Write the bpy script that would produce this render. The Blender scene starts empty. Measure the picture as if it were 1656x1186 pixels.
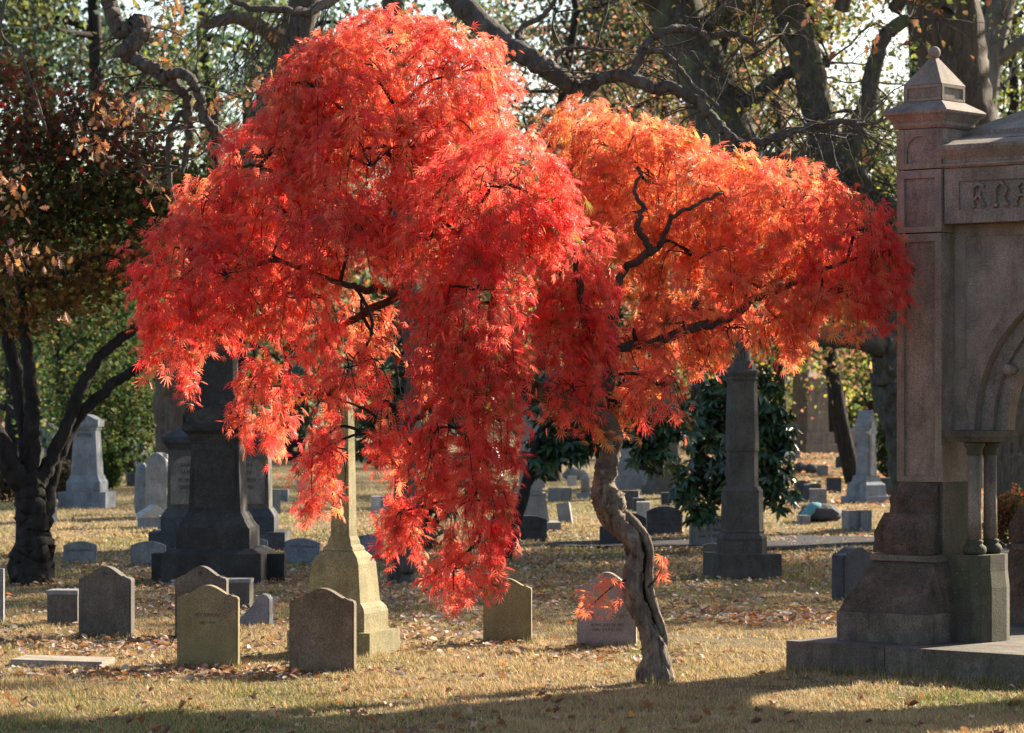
import bpy, bmesh, math, random
import numpy as np
from mathutils import Vector, Matrix, noise as mnoise

rng = np.random.default_rng(7)
random.seed(7)
scn = bpy.context.scene
COL = scn.collection
PI = math.pi

# ------------------------------------------------------------------ camera, sky, sun, exposure
F = 5000.0            # focal length in pixels of the 1656-wide photograph
HOR = 650.0           # row of the horizon
EYE = 1.6             # eye height in metres
cam_d = bpy.data.cameras.new('camera')
cam = bpy.data.objects.new('camera', cam_d)
COL.objects.link(cam)
cam.location = (0, 0, EYE)
cam.rotation_euler = (PI / 2, 0, 0)
cam_d.sensor_width = 36.0
cam_d.lens = F / 1656 * 36.0
cam_d.shift_y = (HOR - 593) / 1656
cam_d.clip_start = 0.5
cam_d.clip_end = 2000
cam_d.dof.use_dof = True
cam_d.dof.focus_distance = 17.6
cam_d.dof.aperture_fstop = 7.0
scn.camera = cam

SUN_EL = math.radians(27)
SUN_AZ = math.atan2(1.0, 0.98)      # from +Y (away from the camera) towards +X (right)
sdir = Vector((math.sin(SUN_AZ) * math.cos(SUN_EL), math.cos(SUN_AZ) * math.cos(SUN_EL), math.sin(SUN_EL)))
world = bpy.data.worlds.new('World')
scn.world = world
world.use_nodes = True
wn = world.node_tree
bg = wn.nodes['Background']
sky = wn.nodes.new('ShaderNodeTexSky')
sky.sky_type = 'NISHITA'
sky.sun_disc = False
sky.sun_elevation = SUN_EL
sky.sun_rotation = SUN_AZ
sky.air_density = 1.0
sky.dust_density = 1.6
wn.links.new(sky.outputs[0], bg.inputs[0])
bg.inputs[1].default_value = 0.07
sun_d = bpy.data.lights.new('sun', 'SUN')
sun_d.energy = 5.0
sun_d.angle = math.radians(0.53)
sun_d.color = (1.0, 0.86, 0.68)
sun = bpy.data.objects.new('sun', sun_d)
COL.objects.link(sun)
sun.rotation_euler = (-sdir).to_track_quat('-Z', 'Y').to_euler()
scn.view_settings.view_transform = 'Standard'
scn.view_settings.look = 'None'
scn.view_settings.gamma = 1.0
scn.view_settings.use_curve_mapping = False
scn.view_settings.exposure = 1.8
scn.cycles.use_denoising = True
scn.cycles.max_bounces = 10
scn.cycles.diffuse_bounces = 8
scn.cycles.transmission_bounces = 6
scn.cycles.volume_bounces = 0


# ------------------------------------------------------------------ photograph rows and columns to metres
def P(px, py, d):
    return np.array([(px - 828.0) / F * d, d, EYE - (py - HOR) / F * d])


def depth(base_y):
    return F * EYE / (base_y - HOR)


# ------------------------------------------------------------------ objects, things, parts
def link(name, data, mat=None, parent=None):
    o = bpy.data.objects.new(name, data)
    COL.objects.link(o)
    if mat is not None and data is not None:
        if len(data.materials) == 0:
            data.materials.append(mat)
    if parent is not None:
        o.parent = parent
    return o


def tag(o, label=None, cat=None, group=None, kind=None):
    if label: o['label'] = label
    if cat: o['category'] = cat
    if group: o['group'] = group
    if kind: o['kind'] = kind
    return o


def thing(name, label, cat, loc=(0, 0, 0), rz=0.0, group=None):
    o = link(name, None)
    o.location = [float(v) for v in loc]
    o.rotation_euler = (0, 0, rz)
    o.empty_display_size = 0.1
    return tag(o, label, cat, group)


def stuffpart(o):
    o['kind'] = 'stuff'
    return o


def arr_mesh(name, V, Fc, cols=None, smooth=False):
    """V (n,3); Fc (m,k) same-size faces; cols (n,3) point colours"""
    V = np.asarray(V, dtype=np.float32)
    Fc = np.asarray(Fc, dtype=np.int32)
    me = bpy.data.meshes.new(name)
    k = Fc.shape[1]
    me.vertices.add(len(V)); me.vertices.foreach_set('co', V.ravel())
    me.loops.add(Fc.size); me.loops.foreach_set('vertex_index', Fc.ravel())
    me.polygons.add(len(Fc))
    me.polygons.foreach_set('loop_start', np.arange(0, Fc.size, k, dtype=np.int32))
    me.polygons.foreach_set('loop_total', np.full(len(Fc), k, dtype=np.int32))
    if smooth:
        me.polygons.foreach_set('use_smooth', np.ones(len(Fc), dtype=bool))
    if cols is not None:
        a = me.color_attributes.new('Col', 'FLOAT_COLOR', 'POINT')
        c = np.ones((len(V), 4), dtype=np.float32); c[:, :3] = cols
        a.data.foreach_set('color', c.ravel())
    me.update(calc_edges=True)
    return me


def bm_mesh(name, bm, bevel=0.0, smooth=False, segs=1):
    if bevel > 0:
        es = [e for e in bm.edges if len(e.link_faces) == 2 and e.calc_face_angle(0) > 0.5]
        if es:
            bmesh.ops.bevel(bm, geom=es, offset=bevel, segments=segs, affect='EDGES', clamp_overlap=True)
    bmesh.ops.recalc_face_normals(bm, faces=bm.faces)
    me = bpy.data.meshes.new(name)
    bm.to_mesh(me); bm.free()
    if smooth:
        for p in me.polygons: p.use_smooth = True
    return me


def add_box(bm, x0, x1, y0, y1, z0, z1):
    v = [bm.verts.new(c) for c in ((x0, y0, z0), (x1, y0, z0), (x1, y1, z0), (x0, y1, z0), (x0, y0, z1), (x1, y0, z1), (x1, y1, z1), (x0, y1, z1))]
    for f in ((0, 3, 2, 1), (4, 5, 6, 7), (0, 1, 5, 4), (1, 2, 6, 5), (2, 3, 7, 6), (3, 0, 4, 7)):
        bm.faces.new([v[i] for i in f])
    return v


def box_mesh(name, x0, x1, y0, y1, z0, z1, bevel=0.006):
    bm = bmesh.new(); add_box(bm, x0, x1, y0, y1, z0, z1)
    return bm_mesh(name, bm, bevel)


def stack_mesh(name, rings, bevel=0.005, cx=0, cy=0, chamfer=0.0):
    """rectangular sections (half x, half y, z) one above another"""
    bm = bmesh.new(); prev = None
    for hx, hy, z in rings:
        if chamfer > 0:
            c = chamfer * min(hx, hy)
            pts = [(-hx + c, -hy), (hx - c, -hy), (hx, -hy + c), (hx, hy - c), (hx - c, hy), (-hx + c, hy), (-hx, hy - c), (-hx, -hy + c)]
        else:
            pts = [(-hx, -hy), (hx, -hy), (hx, hy), (-hx, hy)]
        r = [bm.verts.new((cx + a, cy + b, z)) for a, b in pts]
        n = len(r)
        if prev:
            for i in range(n): bm.faces.new((prev[i], prev[(i + 1) % n], r[(i + 1) % n], r[i]))
        else:
            bm.faces.new(list(reversed(r)))
        prev = r
    bm.faces.new(prev)
    return bm_mesh(name, bm, bevel)


def lathe_mesh(name, prof, seg=16, cx=0, cy=0, sx=1.0, sy=1.0):
    bm = bmesh.new(); prev = None
    for r, z in prof:
        ring = [bm.verts.new((cx + sx * r * math.cos(2 * PI * i / seg), cy + sy * r * math.sin(2 * PI * i / seg), z)) for i in range(seg)]
        if prev:
            for i in range(seg): bm.faces.new((prev[i], prev[(i + 1) % seg], ring[(i + 1) % seg], ring[i]))
        else:
            bm.faces.new(list(reversed(ring)))
        prev = ring
    bm.faces.new(prev)
    return bm_mesh(name, bm, 0, True)


def prism_mesh(name, outline, y0, y1, bevel=0.006):
    """outline in x,z extruded along y"""
    bm = bmesh.new()
    a = [bm.verts.new((x, y0, z)) for x, z in outline]
    b = [bm.verts.new((x, y1, z)) for x, z in outline]
    n = len(a)
    ff = bm.faces.new(a); fb = bm.faces.new(list(reversed(b)))
    for i in range(n): bm.faces.new((a[i], b[i], b[(i + 1) % n], a[(i + 1) % n]))
    if bevel > 0:
        es = list(set(ff.edges) | set(fb.edges))
        bmesh.ops.bevel(bm, geom=es, offset=bevel, segments=2, affect='EDGES', clamp_overlap=True)
    return bm_mesh(name, bm, 0)


def smooth_path(pts, n):
    """Catmull-Rom through rows of pts, n points per span"""
    p = np.asarray(pts, float)
    p = np.vstack([2 * p[0] - p[1], p, 2 * p[-1] - p[-2]])
    out = []
    for i in range(1, len(p) - 2):
        t = np.linspace(0, 1, n, endpoint=False)[:, None]
        a, b, c, d = p[i - 1], p[i], p[i + 1], p[i + 2]
        out.append(0.5 * (2 * b + (c - a) * t + (2 * a - 5 * b + 4 * c - d) * t ** 2 + (3 * b - a - 3 * c + d) * t ** 3))
    out.append(p[-2][None])
    return np.vstack(out)


class Tubes:
    def __init__(s): s.V = []; s.Q = []; s.n = 0

    def add(s, path, rad, sides=6, jit=0.0):
        path = np.asarray(path, float); N = len(path)
        rad = np.broadcast_to(np.asarray(rad, float), (N,))
        t = np.gradient(path, axis=0)
        t /= np.linalg.norm(t, axis=1)[:, None] + 1e-9
        up = np.array([0.31, 0.2, 0.93])
        if abs(t[0] @ up) > 0.85: up = np.array([0.95, 0.2, -0.1])
        u = np.cross(up, t[0]); u /= np.linalg.norm(u)
        ang = np.arange(sides) * 2 * PI / sides
        ring = np.zeros((N, sides, 3))
        ph = rng.random() * 100
        for i in range(N):
            u = u - (u @ t[i]) * t[i]; u /= np.linalg.norm(u) + 1e-9
            w = np.cross(t[i], u)
            r = rad[i]
            if jit > 0:
                rr = r * (1 + jit * np.sin(3 * ang + ph + i * .35) * .5 + jit * np.sin(5 * ang - ph + i * .8) * .3 + jit * rng.normal(size=sides) * .35)
            else:
                rr = np.full(sides, r)
            ring[i] = path[i] + rr[:, None] * (np.cos(ang)[:, None] * u + np.sin(ang)[:, None] * w)
        base = s.n
        idx = base + np.arange(N * sides).reshape(N, sides)
        a = idx[:-1]; b = idx[1:]
        q = np.stack([a, np.roll(a, -1, 1), np.roll(b, -1, 1), b], -1).reshape(-1, 4)
        s.V.append(ring.reshape(-1, 3)); s.Q.append(q); s.n += N * sides
        # end tip: collapse the last ring slightly beyond
        s.V.append((path[-1] + t[-1] * rad[-1] * .6)[None]); tip = s.n; s.n += 1
        last = idx[-1]
        s.Q.append(np.stack([last, np.roll(last, -1), np.full(sides, tip), np.full(sides, tip)], -1))

    def mesh(s, name, shift=(0, 0, 0)):
        V = np.vstack(s.V) - np.asarray(shift)
        Q = np.vstack(s.Q)
        bad = Q[:, 2] == Q[:, 3]
        me = bpy.data.meshes.new(name)
        quads = Q[~bad]; tris = Q[bad][:, :3]
        loops = np.concatenate([quads.ravel(), tris.ravel()]).astype(np.int32)
        tot = np.concatenate([np.full(len(quads), 4), np.full(len(tris), 3)]).astype(np.int32)
        st = np.concatenate([[0], np.cumsum(tot)[:-1]]).astype(np.int32)
        me.vertices.add(len(V)); me.vertices.foreach_set('co', V.astype(np.float32).ravel())
        me.loops.add(len(loops)); me.loops.foreach_set('vertex_index', loops)
        me.polygons.add(len(tot)); me.polygons.foreach_set('loop_start', st); me.polygons.foreach_set('loop_total', tot)
        me.polygons.foreach_set('use_smooth', np.ones(len(tot), dtype=bool))
        me.update(calc_edges=True)
        return me


def norm(v):
    return v / (np.linalg.norm(v, axis=-1, keepdims=True) + 1e-9)


def leaf_arrays(T, pos, axis, nrm, scale):
    """template T (m,3) with y along the leaf and z its normal"""
    y = norm(axis); x = norm(np.cross(y, nrm)); z = np.cross(x, y)
    s = np.broadcast_to(np.asarray(scale, float), (len(pos),))[:, None, None]
    V = pos[:, None, :] + s * (T[None, :, 0:1] * x[:, None, :] + T[None, :, 1:2] * y[:, None, :] + T[None, :, 2:3] * z[:, None, :])
    return V


def leaf_mesh(name, T, tri, pos, axis, nrm, scale, cols, shift=(0, 0, 0)):
    V = leaf_arrays(T, pos, axis, nrm, scale) - np.asarray(shift)
    n, m = V.shape[:2]
    Fc = (np.asarray(tri)[None] + (np.arange(n) * m)[:, None, None]).reshape(-1, 3)
    return arr_mesh(name, V.reshape(-1, 3), Fc, np.repeat(cols, m, axis=0))


def pick(palette, n, jit=0.15, w=None):
    pal = np.asarray(palette, float)
    w = None if w is None else np.asarray(w) / np.sum(w)
    c = pal[rng.choice(len(pal), n, p=w)]
    return np.clip(c * (1 + jit * rng.normal(size=(n, 1))) * (1 + .4 * jit * rng.normal(size=(n, 3))), 0.004, 0.9)


def lattice(seed, size=64):
    return np.random.default_rng(seed).random((size, size))


def vnoise(x, y, seed=1):
    L = lattice(seed); n = L.shape[0]
    xi = np.floor(x).astype(int); yi = np.floor(y).astype(int)
    fx = x - xi; fy = y - yi
    fx = fx * fx * (3 - 2 * fx); fy = fy * fy * (3 - 2 * fy)
    g = lambda a, b: L[a % n, b % n]
    return (g(xi, yi) * (1 - fx) + g(xi + 1, yi) * fx) * (1 - fy) + (g(xi, yi + 1) * (1 - fx) + g(xi + 1, yi + 1) * fx) * fy


def fnoise(x, y, seed=1):
    return (vnoise(x, y, seed) + .5 * vnoise(2.1 * x + 7, 2.1 * y + 3, seed + 1) + .25 * vnoise(4.3 * x, 4.3 * y + 11, seed + 2)) / 1.75


# ------------------------------------------------------------------ materials
def new_mat(name):
    m = bpy.data.materials.new(name); m.use_nodes = True
    nt = m.node_tree
    b = nt.nodes['Principled BSDF']
    return m, nt, b


def nd(nt, typ, **kw):
    n = nt.nodes.new(typ)
    for k, v in kw.items():
        if k in n.inputs: n.inputs[k].default_value = v
        else: setattr(n, k, v)
    return n


def noise_node(nt, vec, scale, detail=4, rough=.6):
    n = nd(nt, 'ShaderNodeTexNoise'); n.inputs['Scale'].default_value = scale
    n.inputs['Detail'].default_value = detail; n.inputs['Roughness'].default_value = rough
    nt.links.new(vec, n.inputs['Vector']); return n


def ramp(nt, fac, stops):
    r = nd(nt, 'ShaderNodeValToRGB')
    el = r.color_ramp.elements
    el[0].position, el[0].color = stops[0][0], (*stops[0][1], 1)
    el[1].position, el[1].color = stops[-1][0], (*stops[-1][1], 1)
    for p, c in stops[1:-1]:
        e = el.new(p); e.color = (*c, 1)
    nt.links.new(fac, r.inputs[0]); return r


def mix(nt, fac, a, b, mode='MIX'):
    m = nd(nt, 'ShaderNodeMix', data_type='RGBA', blend_type=mode)
    for s, v in ((0, fac), (6, a), (7, b)):
        if isinstance(v, (int, float)): m.inputs[s].default_value = v
        elif isinstance(v, tuple): m.inputs[s].default_value = (*v, 1)
        else: nt.links.new(v, m.inputs[s])
    return m.outputs[2]


def mat_stone(name, c1, c2, moss=(.10, .10, .04), moss_amt=.3, dark=.5, grain=115, rough=.85, bump=.35):
    m, nt, b = new_mat(name)
    tc = nd(nt, 'ShaderNodeTexCoord'); oi = nd(nt, 'ShaderNodeObjectInfo')
    add = nd(nt, 'ShaderNodeVectorMath', operation='ADD')
    mul = nd(nt, 'ShaderNodeVectorMath', operation='SCALE'); mul.inputs[3].default_value = 37.0
    comb = nd(nt, 'ShaderNodeCombineXYZ')
    for i in range(3): nt.links.new(oi.outputs['Random'], comb.inputs[i])
    nt.links.new(comb.outputs[0], mul.inputs[0])
    nt.links.new(tc.outputs['Object'], add.inputs[0]); nt.links.new(mul.outputs[0], add.inputs[1])
    v = add.outputs[0]
    big = noise_node(nt, v, 5, 6, .65)
    fine = noise_node(nt, v, grain, 3, .7)
    col = ramp(nt, big.outputs[0], [(.28, tuple(.62 * v for v in c1)), (.5, c1), (.72, c2)]).outputs[0]
    sp = ramp(nt, fine.outputs[0], [(.32, (.38, .38, .38)), (.5, (1, 1, 1)), (.70, (1.75, 1.7, 1.62))]).outputs[0]
    col = mix(nt, .8, col, sp, 'MULTIPLY')
    # rain streaks: noise stretched down the face
    mp = nd(nt, 'ShaderNodeMapping'); mp.inputs['Scale'].default_value = (1, 1, .22)
    nt.links.new(v, mp.inputs[0])
    st = noise_node(nt, mp.outputs[0], 8, 6, .75)
    sf = ramp(nt, st.outputs[0], [(.46, (0, 0, 0)), (.64, (1, 1, 1))]).outputs[0]
    dk = mix(nt, 1.0, col, (.42, .42, .42), 'MULTIPLY')
    sfm = nd(nt, 'ShaderNodeMath', operation='MULTIPLY'); sfm.inputs[1].default_value = dark
    nt.links.new(sf, sfm.inputs[0])
    col = mix(nt, sfm.outputs[0], col, dk)
    ms = noise_node(nt, v, 3.3, 6, .7)
    mf = ramp(nt, ms.outputs[0], [(.42, (0, 0, 0)), (.68, (1, 1, 1))]).outputs[0]
    mm = nd(nt, 'ShaderNodeMath', operation='MULTIPLY'); mm.inputs[1].default_value = moss_amt
    nt.links.new(mf, mm.inputs[0])
    col = mix(nt, mm.outputs[0], col, moss)
    # lichen dots
    lv = nd(nt, 'ShaderNodeTexVoronoi'); lv.inputs['Scale'].default_value = 34
    nt.links.new(v, lv.inputs['Vector'])
    lf = ramp(nt, lv.outputs['Distance'], [(.10, (.5, .5, .5)), (.16, (0, 0, 0))]).outputs[0]
    lmask = mix(nt, 1.0, lf, mf, 'MULTIPLY')
    col = mix(nt, lmask, col, (.34, .34, .28))
    nt.links.new(col, b.inputs['Base Color'])
    b.inputs['Roughness'].default_value = rough
    b.inputs['Specular IOR Level'].default_value = .3
    bp = nd(nt, 'ShaderNodeBump'); bp.inputs['Strength'].default_value = bump; bp.inputs['Distance'].default_value = .01
    hsum = nd(nt, 'ShaderNodeMath', operation='ADD')
    nt.links.new(fine.outputs[0], hsum.inputs[0]); nt.links.new(big.outputs[0], hsum.inputs[1])
    nt.links.new(hsum.outputs[0], bp.inputs['Height']); nt.links.new(bp.outputs[0], b.inputs['Normal'])
    return m


def mat_bark(name, c1, c2, c3=None, scale=14, stretch=.22, bump=.9, lichen=0.0):
    m, nt, b = new_mat(name)
    tc = nd(nt, 'ShaderNodeTexCoord')
    mp = nd(nt, 'ShaderNodeMapping'); mp.inputs['Scale'].default_value = (1, 1, stretch)
    nt.links.new(tc.outputs['Object'], mp.inputs[0])
    n1 = noise_node(nt, mp.outputs[0], scale, 6, .7)
    n2 = noise_node(nt, tc.outputs['Object'], 5, 4, .6)
    col = ramp(nt, n1.outputs[0], [(.35, c1), (.62, c2)]).outputs[0]
    if c3 is not None:
        f = ramp(nt, n2.outputs[0], [(.5, (0, 0, 0)), (.64, (1, 1, 1))]).outputs[0]
        col = mix(nt, f, col, c3)
    if lichen > 0:
        n3 = noise_node(nt, tc.outputs['Object'], 9, 5, .65)
        f = ramp(nt, n3.outputs[0], [(.62, (0, 0, 0)), (.68, (1, 1, 1))]).outputs[0]
        lm = nd(nt, 'ShaderNodeMath', operation='MULTIPLY'); lm.inputs[1].default_value = lichen
        nt.links.new(f, lm.inputs[0])
        col = mix(nt, lm.outputs[0], col, (.30, .31, .28))
    nt.links.new(col, b.inputs['Base Color'])
    b.inputs['Roughness'].default_value = .9
    b.inputs['Specular IOR Level'].default_value = .2
    bp = nd(nt, 'ShaderNodeBump'); bp.inputs['Strength'].default_value = bump; bp.inputs['Distance'].default_value = .03
    nt.links.new(n1.outputs[0], bp.inputs['Height']); nt.links.new(bp.outputs[0], b.inputs['Normal'])
    return m


def mat_leaf(name, trans=.45, rough=.5, spec=.3, gain=1.25):
    m, nt, b = new_mat(name)
    at = nd(nt, 'ShaderNodeAttribute'); at.attribute_name = 'Col'
    nt.links.new(at.outputs['Color'], b.inputs['Base Color'])
    b.inputs['Roughness'].default_value = rough
    b.inputs['Specular IOR Level'].default_value = spec
    tr = nd(nt, 'ShaderNodeBsdfTranslucent')
    g = mix(nt, 1.0, at.outputs['Color'], (gain, gain, gain), 'MULTIPLY')
    nt.links.new(g, tr.inputs['Color'])
    ms = nd(nt, 'ShaderNodeMixShader'); ms.inputs[0].default_value = trans
    nt.links.new(b.outputs[0], ms.inputs[1]); nt.links.new(tr.outputs[0], ms.inputs[2])
    nt.links.new(ms.outputs[0], nt.nodes['Material Output'].inputs['Surface'])
    return m


def mat_plain(name, c, rough=.8):
    m, nt, b = new_mat(name)
    tc = nd(nt, 'ShaderNodeTexCoord')
    n1 = noise_node(nt, tc.outputs['Object'], 30, 4, .6)
    col = ramp(nt, n1.outputs[0], [(.3, tuple(.75 * v for v in c)), (.7, tuple(1.15 * v for v in c))]).outputs[0]
    nt.links.new(col, b.inputs['Base Color']); b.inputs['Roughness'].default_value = rough; b.inputs['Specular IOR Level'].default_value = .15
    return m


M = {}
M['brown'] = mat_stone('brown sandstone', (.15, .115, .085), (.21, .165, .12), (.15, .14, .06), .45, .35)
M['olive'] = mat_stone('mossy sandstone', (.20, .17, .10), (.27, .23, .13), (.19, .18, .06), .6, .35)
M['gold'] = mat_stone('ochre sandstone', (.27, .235, .125), (.36, .31, .18), (.17, .165, .06), .65, .5)
M['dark'] = mat_stone('soot dark granite', (.046, .042, .039), (.072, .065, .060), (.055, .055, .04), .25, .5)
M['brownstone'] = mat_stone('grey brownstone', (.105, .092, .082), (.15, .13, .115), (.11, .12, .07), .35, .55)
M['column'] = mat_stone('sooty brown column stone', (.075, .066, .058), (.115, .10, .088), (.085, .09, .055), .35, .6)
M['pink'] = mat_stone('pink granite', (.27, .24, .23), (.33, .295, .28), (.24, .22, .18), .15, .15, 150)
M['grey'] = mat_stone('grey granite', (.22, .22, .225), (.29, .29, .295), (.17, .17, .12), .2, .4)
M['pale'] = mat_stone('pale marble', (.42, .42, .42), (.56, .56, .55), (.25, .25, .2), .25, .5)
M['blue'] = mat_stone('blue grey granite', (.19, .215, .25), (.25, .28, .32), (.16, .165, .14), .25, .5)
M['slate'] = mat_stone('dark slate granite', (.062, .066, .075), (.095, .099, .108), (.085, .085, .075), .2, .3)
M['temple'] = mat_stone('rose brown granite', (.212, .170, .150), (.295, .238, .208), (.17, .16, .085), .45, .6, 120)
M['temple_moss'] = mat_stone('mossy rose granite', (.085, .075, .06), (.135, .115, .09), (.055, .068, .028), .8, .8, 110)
M['temple_rock'] = mat_stone('rock faced granite', (.10, .075, .060), (.19, .140, .11), (.075, .08, .045), .4, .8, 90, .9, 1.0)
M['plinth'] = mat_stone('weathered plinth granite', (.12, .102, .088), (.21, .175, .15), (.09, .10, .055), .5, .85, 100)
M['letter'] = mat_plain('carved letter shadow', (.055, .052, .05))
M['letter_soft'] = mat_plain('soft carved letter shadow', (.11, .10, .085))  # dark colour stands in for the shade inside engraved cuts
M['maple_bark'] = mat_bark('japanese maple bark', (.045, .033, .025), (.29, .225, .17), (.13, .095, .072), 30, .25, 1.0, .55)
M['groove_shade'] = mat_bark('painted groove shade', (.008, .006, .005), (.022, .016, .012), None, 20, .3, .6)  # near-black colour stands in for the shade in the trunk groove
M['limb_bark'] = mat_bark('dark maple limb bark', (.035, .025, .02), (.085, .06, .045), None, 26, .25, .7)
M['dark_bark'] = mat_bark('dark bark', (.014, .012, .011), (.040, .034, .030), (.022, .019, .017), 16, .2, 1.0, .1)
M['oak_bark'] = mat_bark('furrowed bark', (.045, .038, .032), (.13, .112, .095), (.08, .07, .06), 22, .12, 1.0, .25)
M['grey_bark'] = mat_bark('grey bark', (.09, .085, .08), (.17, .16, .15), None, 10, .15, .8)
M['mossy_bark'] = mat_bark('mossy lichen bark', (.04, .036, .03), (.11, .10, .085), (.10, .12, .06), 18, .3, 1.0, .7)
M['leaf'] = mat_leaf('red maple leaf', .64, .4, .45, 1.12)
M['leaf_bg'] = mat_leaf('background leaf', .55, .6, .15, 1.05)
M['leaf_shiny'] = mat_leaf('glossy evergreen leaf', .15, .3, .5)
M['leaf_dry'] = mat_leaf('dry leaf', .3, .6, .3, 1.1)
M['grass'] = mat_leaf('grass blade', .35, .6, .2, 1.2)
M['tarp'] = mat_plain('teal tarpaulin', (.25, .55, .60), .45)
M['asphalt'] = mat_plain('asphalt', (.022, .024, .029), 1.0)
M['sand'] = mat_stone('sand pale stone', (.27, .235, .185), (.36, .315, .255), (.3, .28, .2), .2, .3)


def mat_ground():
    m, nt, b = new_mat('dry lawn soil')
    tc = nd(nt, 'ShaderNodeTexCoord')
    v = tc.outputs['Object']
    a = noise_node(nt, v, .9, 6, .65); f = noise_node(nt, v, 22, 6, .75); g = noise_node(nt, v, .35, 4, .6)
    c1 = ramp(nt, a.outputs[0], [(.3, (.11, .105, .05)), (.48, (.19, .15, .085)), (.66, (.24, .18, .115))]).outputs[0]
    c2 = ramp(nt, f.outputs[0], [(.3, (.45, .41, .37)), (.55, (1, 1, 1)), (.75, (1.4, 1.35, 1.25))]).outputs[0]
    col = mix(nt, .9, c1, c2, 'MULTIPLY')
    far = ramp(nt, g.outputs[0], [(.48, (0, 0, 0)), (.64, (.4, .4, .4))]).outputs[0]
    col = mix(nt, far, col, (.17, .17, .06))
    nt.links.new(col, b.inputs['Base Color'])
    b.inputs['Roughness'].default_value = .95; b.inputs['Specular IOR Level'].default_value = .1
    bp = nd(nt, 'ShaderNodeBump'); bp.inputs['Strength'].default_value = .8; bp.inputs['Distance'].default_value = .04
    nt.links.new(f.outputs[0], bp.inputs['Height']); nt.links.new(bp.outputs[0], b.inputs['Normal'])
    return m


M['ground'] = mat_ground()

# ------------------------------------------------------------------ ground, road


def ground_h(x, y):
    return (fnoise(x * .8, y * .8, 21) - .5) * .05 * np.clip((y - 8) / 10, 0, 1)


def build_ground():
    xs = np.concatenate([np.linspace(-400, -12, 14), np.arange(-11.5, 11.6, .35), np.linspace(12, 400, 14)])
    ys = np.concatenate([np.linspace(-60, 12, 6), np.arange(12.4, 60, .35), np.linspace(61, 900, 24)])
    X, Y = np.meshgrid(xs, ys)
    Z = ground_h(X, Y)
    Z[(np.abs(X) > 11.5) | (Y > 60) | (Y < 12.4)] = 0
    V = np.stack([X, Y, Z], -1).reshape(-1, 3)
    nx, ny = len(xs), len(ys)
    i = np.arange(ny - 1)[:, None] * nx + np.arange(nx - 1)[None]
    Q = np.stack([i, i + 1, i + nx + 1, i + nx], -1).reshape(-1, 4)
    o = link('ground', arr_mesh('ground', V, Q, smooth=True), M['ground'])
    tag(o, 'dry tan and green cemetery lawn', kind='structure')


build_ground()


def build_road():
    d0, d1 = depth(893), depth(868)
    pts0 = smooth_path(np.array([P(860, HOR + 1, d0 + .9), P(1150, HOR, d0 + .5), P(1320, HOR, d0), P(1700, HOR, d0 - 1.0)]), 8)
    n = len(pts0); V = []
    for i, p in enumerate(pts0):
        w = 3.4 * (0.25 + .75 * min(1, i / (n * .45)))
        V += [(p[0], p[1], .03), (p[0] + .3, p[1] + w, .03)]
    Q = [(2 * i, 2 * i + 2, 2 * i + 3, 2 * i + 1) for i in range(n - 1)]
    o = link('road', arr_mesh('road', V, Q), M['asphalt'])
    tag(o, 'narrow dark asphalt lane crossing the lawn', kind='structure')
    dd = depth(664)
    o = link('far_road', arr_mesh('far_road', [(-30, dd - 40, .03), (300, dd - 60, .03), (300, dd - 20, .03), (-30, dd, .03)], [(0, 1, 2, 3)]), mat_plain('worn road', (.22, .22, .23)))
    tag(o, 'grey road far behind the graves', kind='structure')


build_road()

# ------------------------------------------------------------------ lettering
_tx = {}


def text_mesh(s, size):
    cu = bpy.data.curves.new('lettering', 'FONT')
    cu.body = s; cu.size = size; cu.extrude = .0015; cu.align_x = 'CENTER'; cu.align_y = 'CENTER'
    cu.resolution_u = 2
    o = bpy.data.objects.new('lettering_source', cu); COL.objects.link(o)
    dg = bpy.context.evaluated_depsgraph_get()
    me = bpy.data.meshes.new_from_object(o.evaluated_get(dg))
    bpy.data.objects.remove(o); bpy.data.curves.remove(cu)
    return me


def inscribe(parent, lines, y, mat='letter_soft', wmax=None):
    """lines: (text, x, z, size); lies on the face y (towards -y)"""
    for s, x, z, size in lines:
        me = text_mesh(s, size)
        o = link('inscription', me, M[mat], parent)
        o.rotation_euler = (PI / 2, 0, 0)
        o.location = (x, y - .001, z)


# ------------------------------------------------------------------ headstones
def outline(style, w, h, rise=None):
    a = w / 2; pts = [(-a, 0), (a, 0)]
    if style == 'serpentine':
        rise = rise or .17 * w; hs = h - rise; c = .05 * w
        pts += [(a, hs - c), (a - .3 * c, hs - .3 * c), (a - c, hs)]
        for u in np.linspace(.82, -.82, 21):
            pts.append((a * u, hs + rise * (0.5 + .5 * math.cos(PI * min(1, abs(u) / .82))) ** .85 + .004))
        pts += [(-a + c, hs), (-a + .3 * c, hs - .3 * c), (-a, hs - c)]
    elif style == 'arc':
        rise = rise or .12 * w
        for u in np.linspace(1, -1, 15): pts.append((a * u, h - rise * u * u))
    elif style == 'round':
        for t in np.linspace(0, PI, 15): pts.append((a * math.cos(t), h - a + a * math.sin(t)))
    else:
        pts += [(a, h), (-a, h)]
    return pts


NEAR = []


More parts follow.
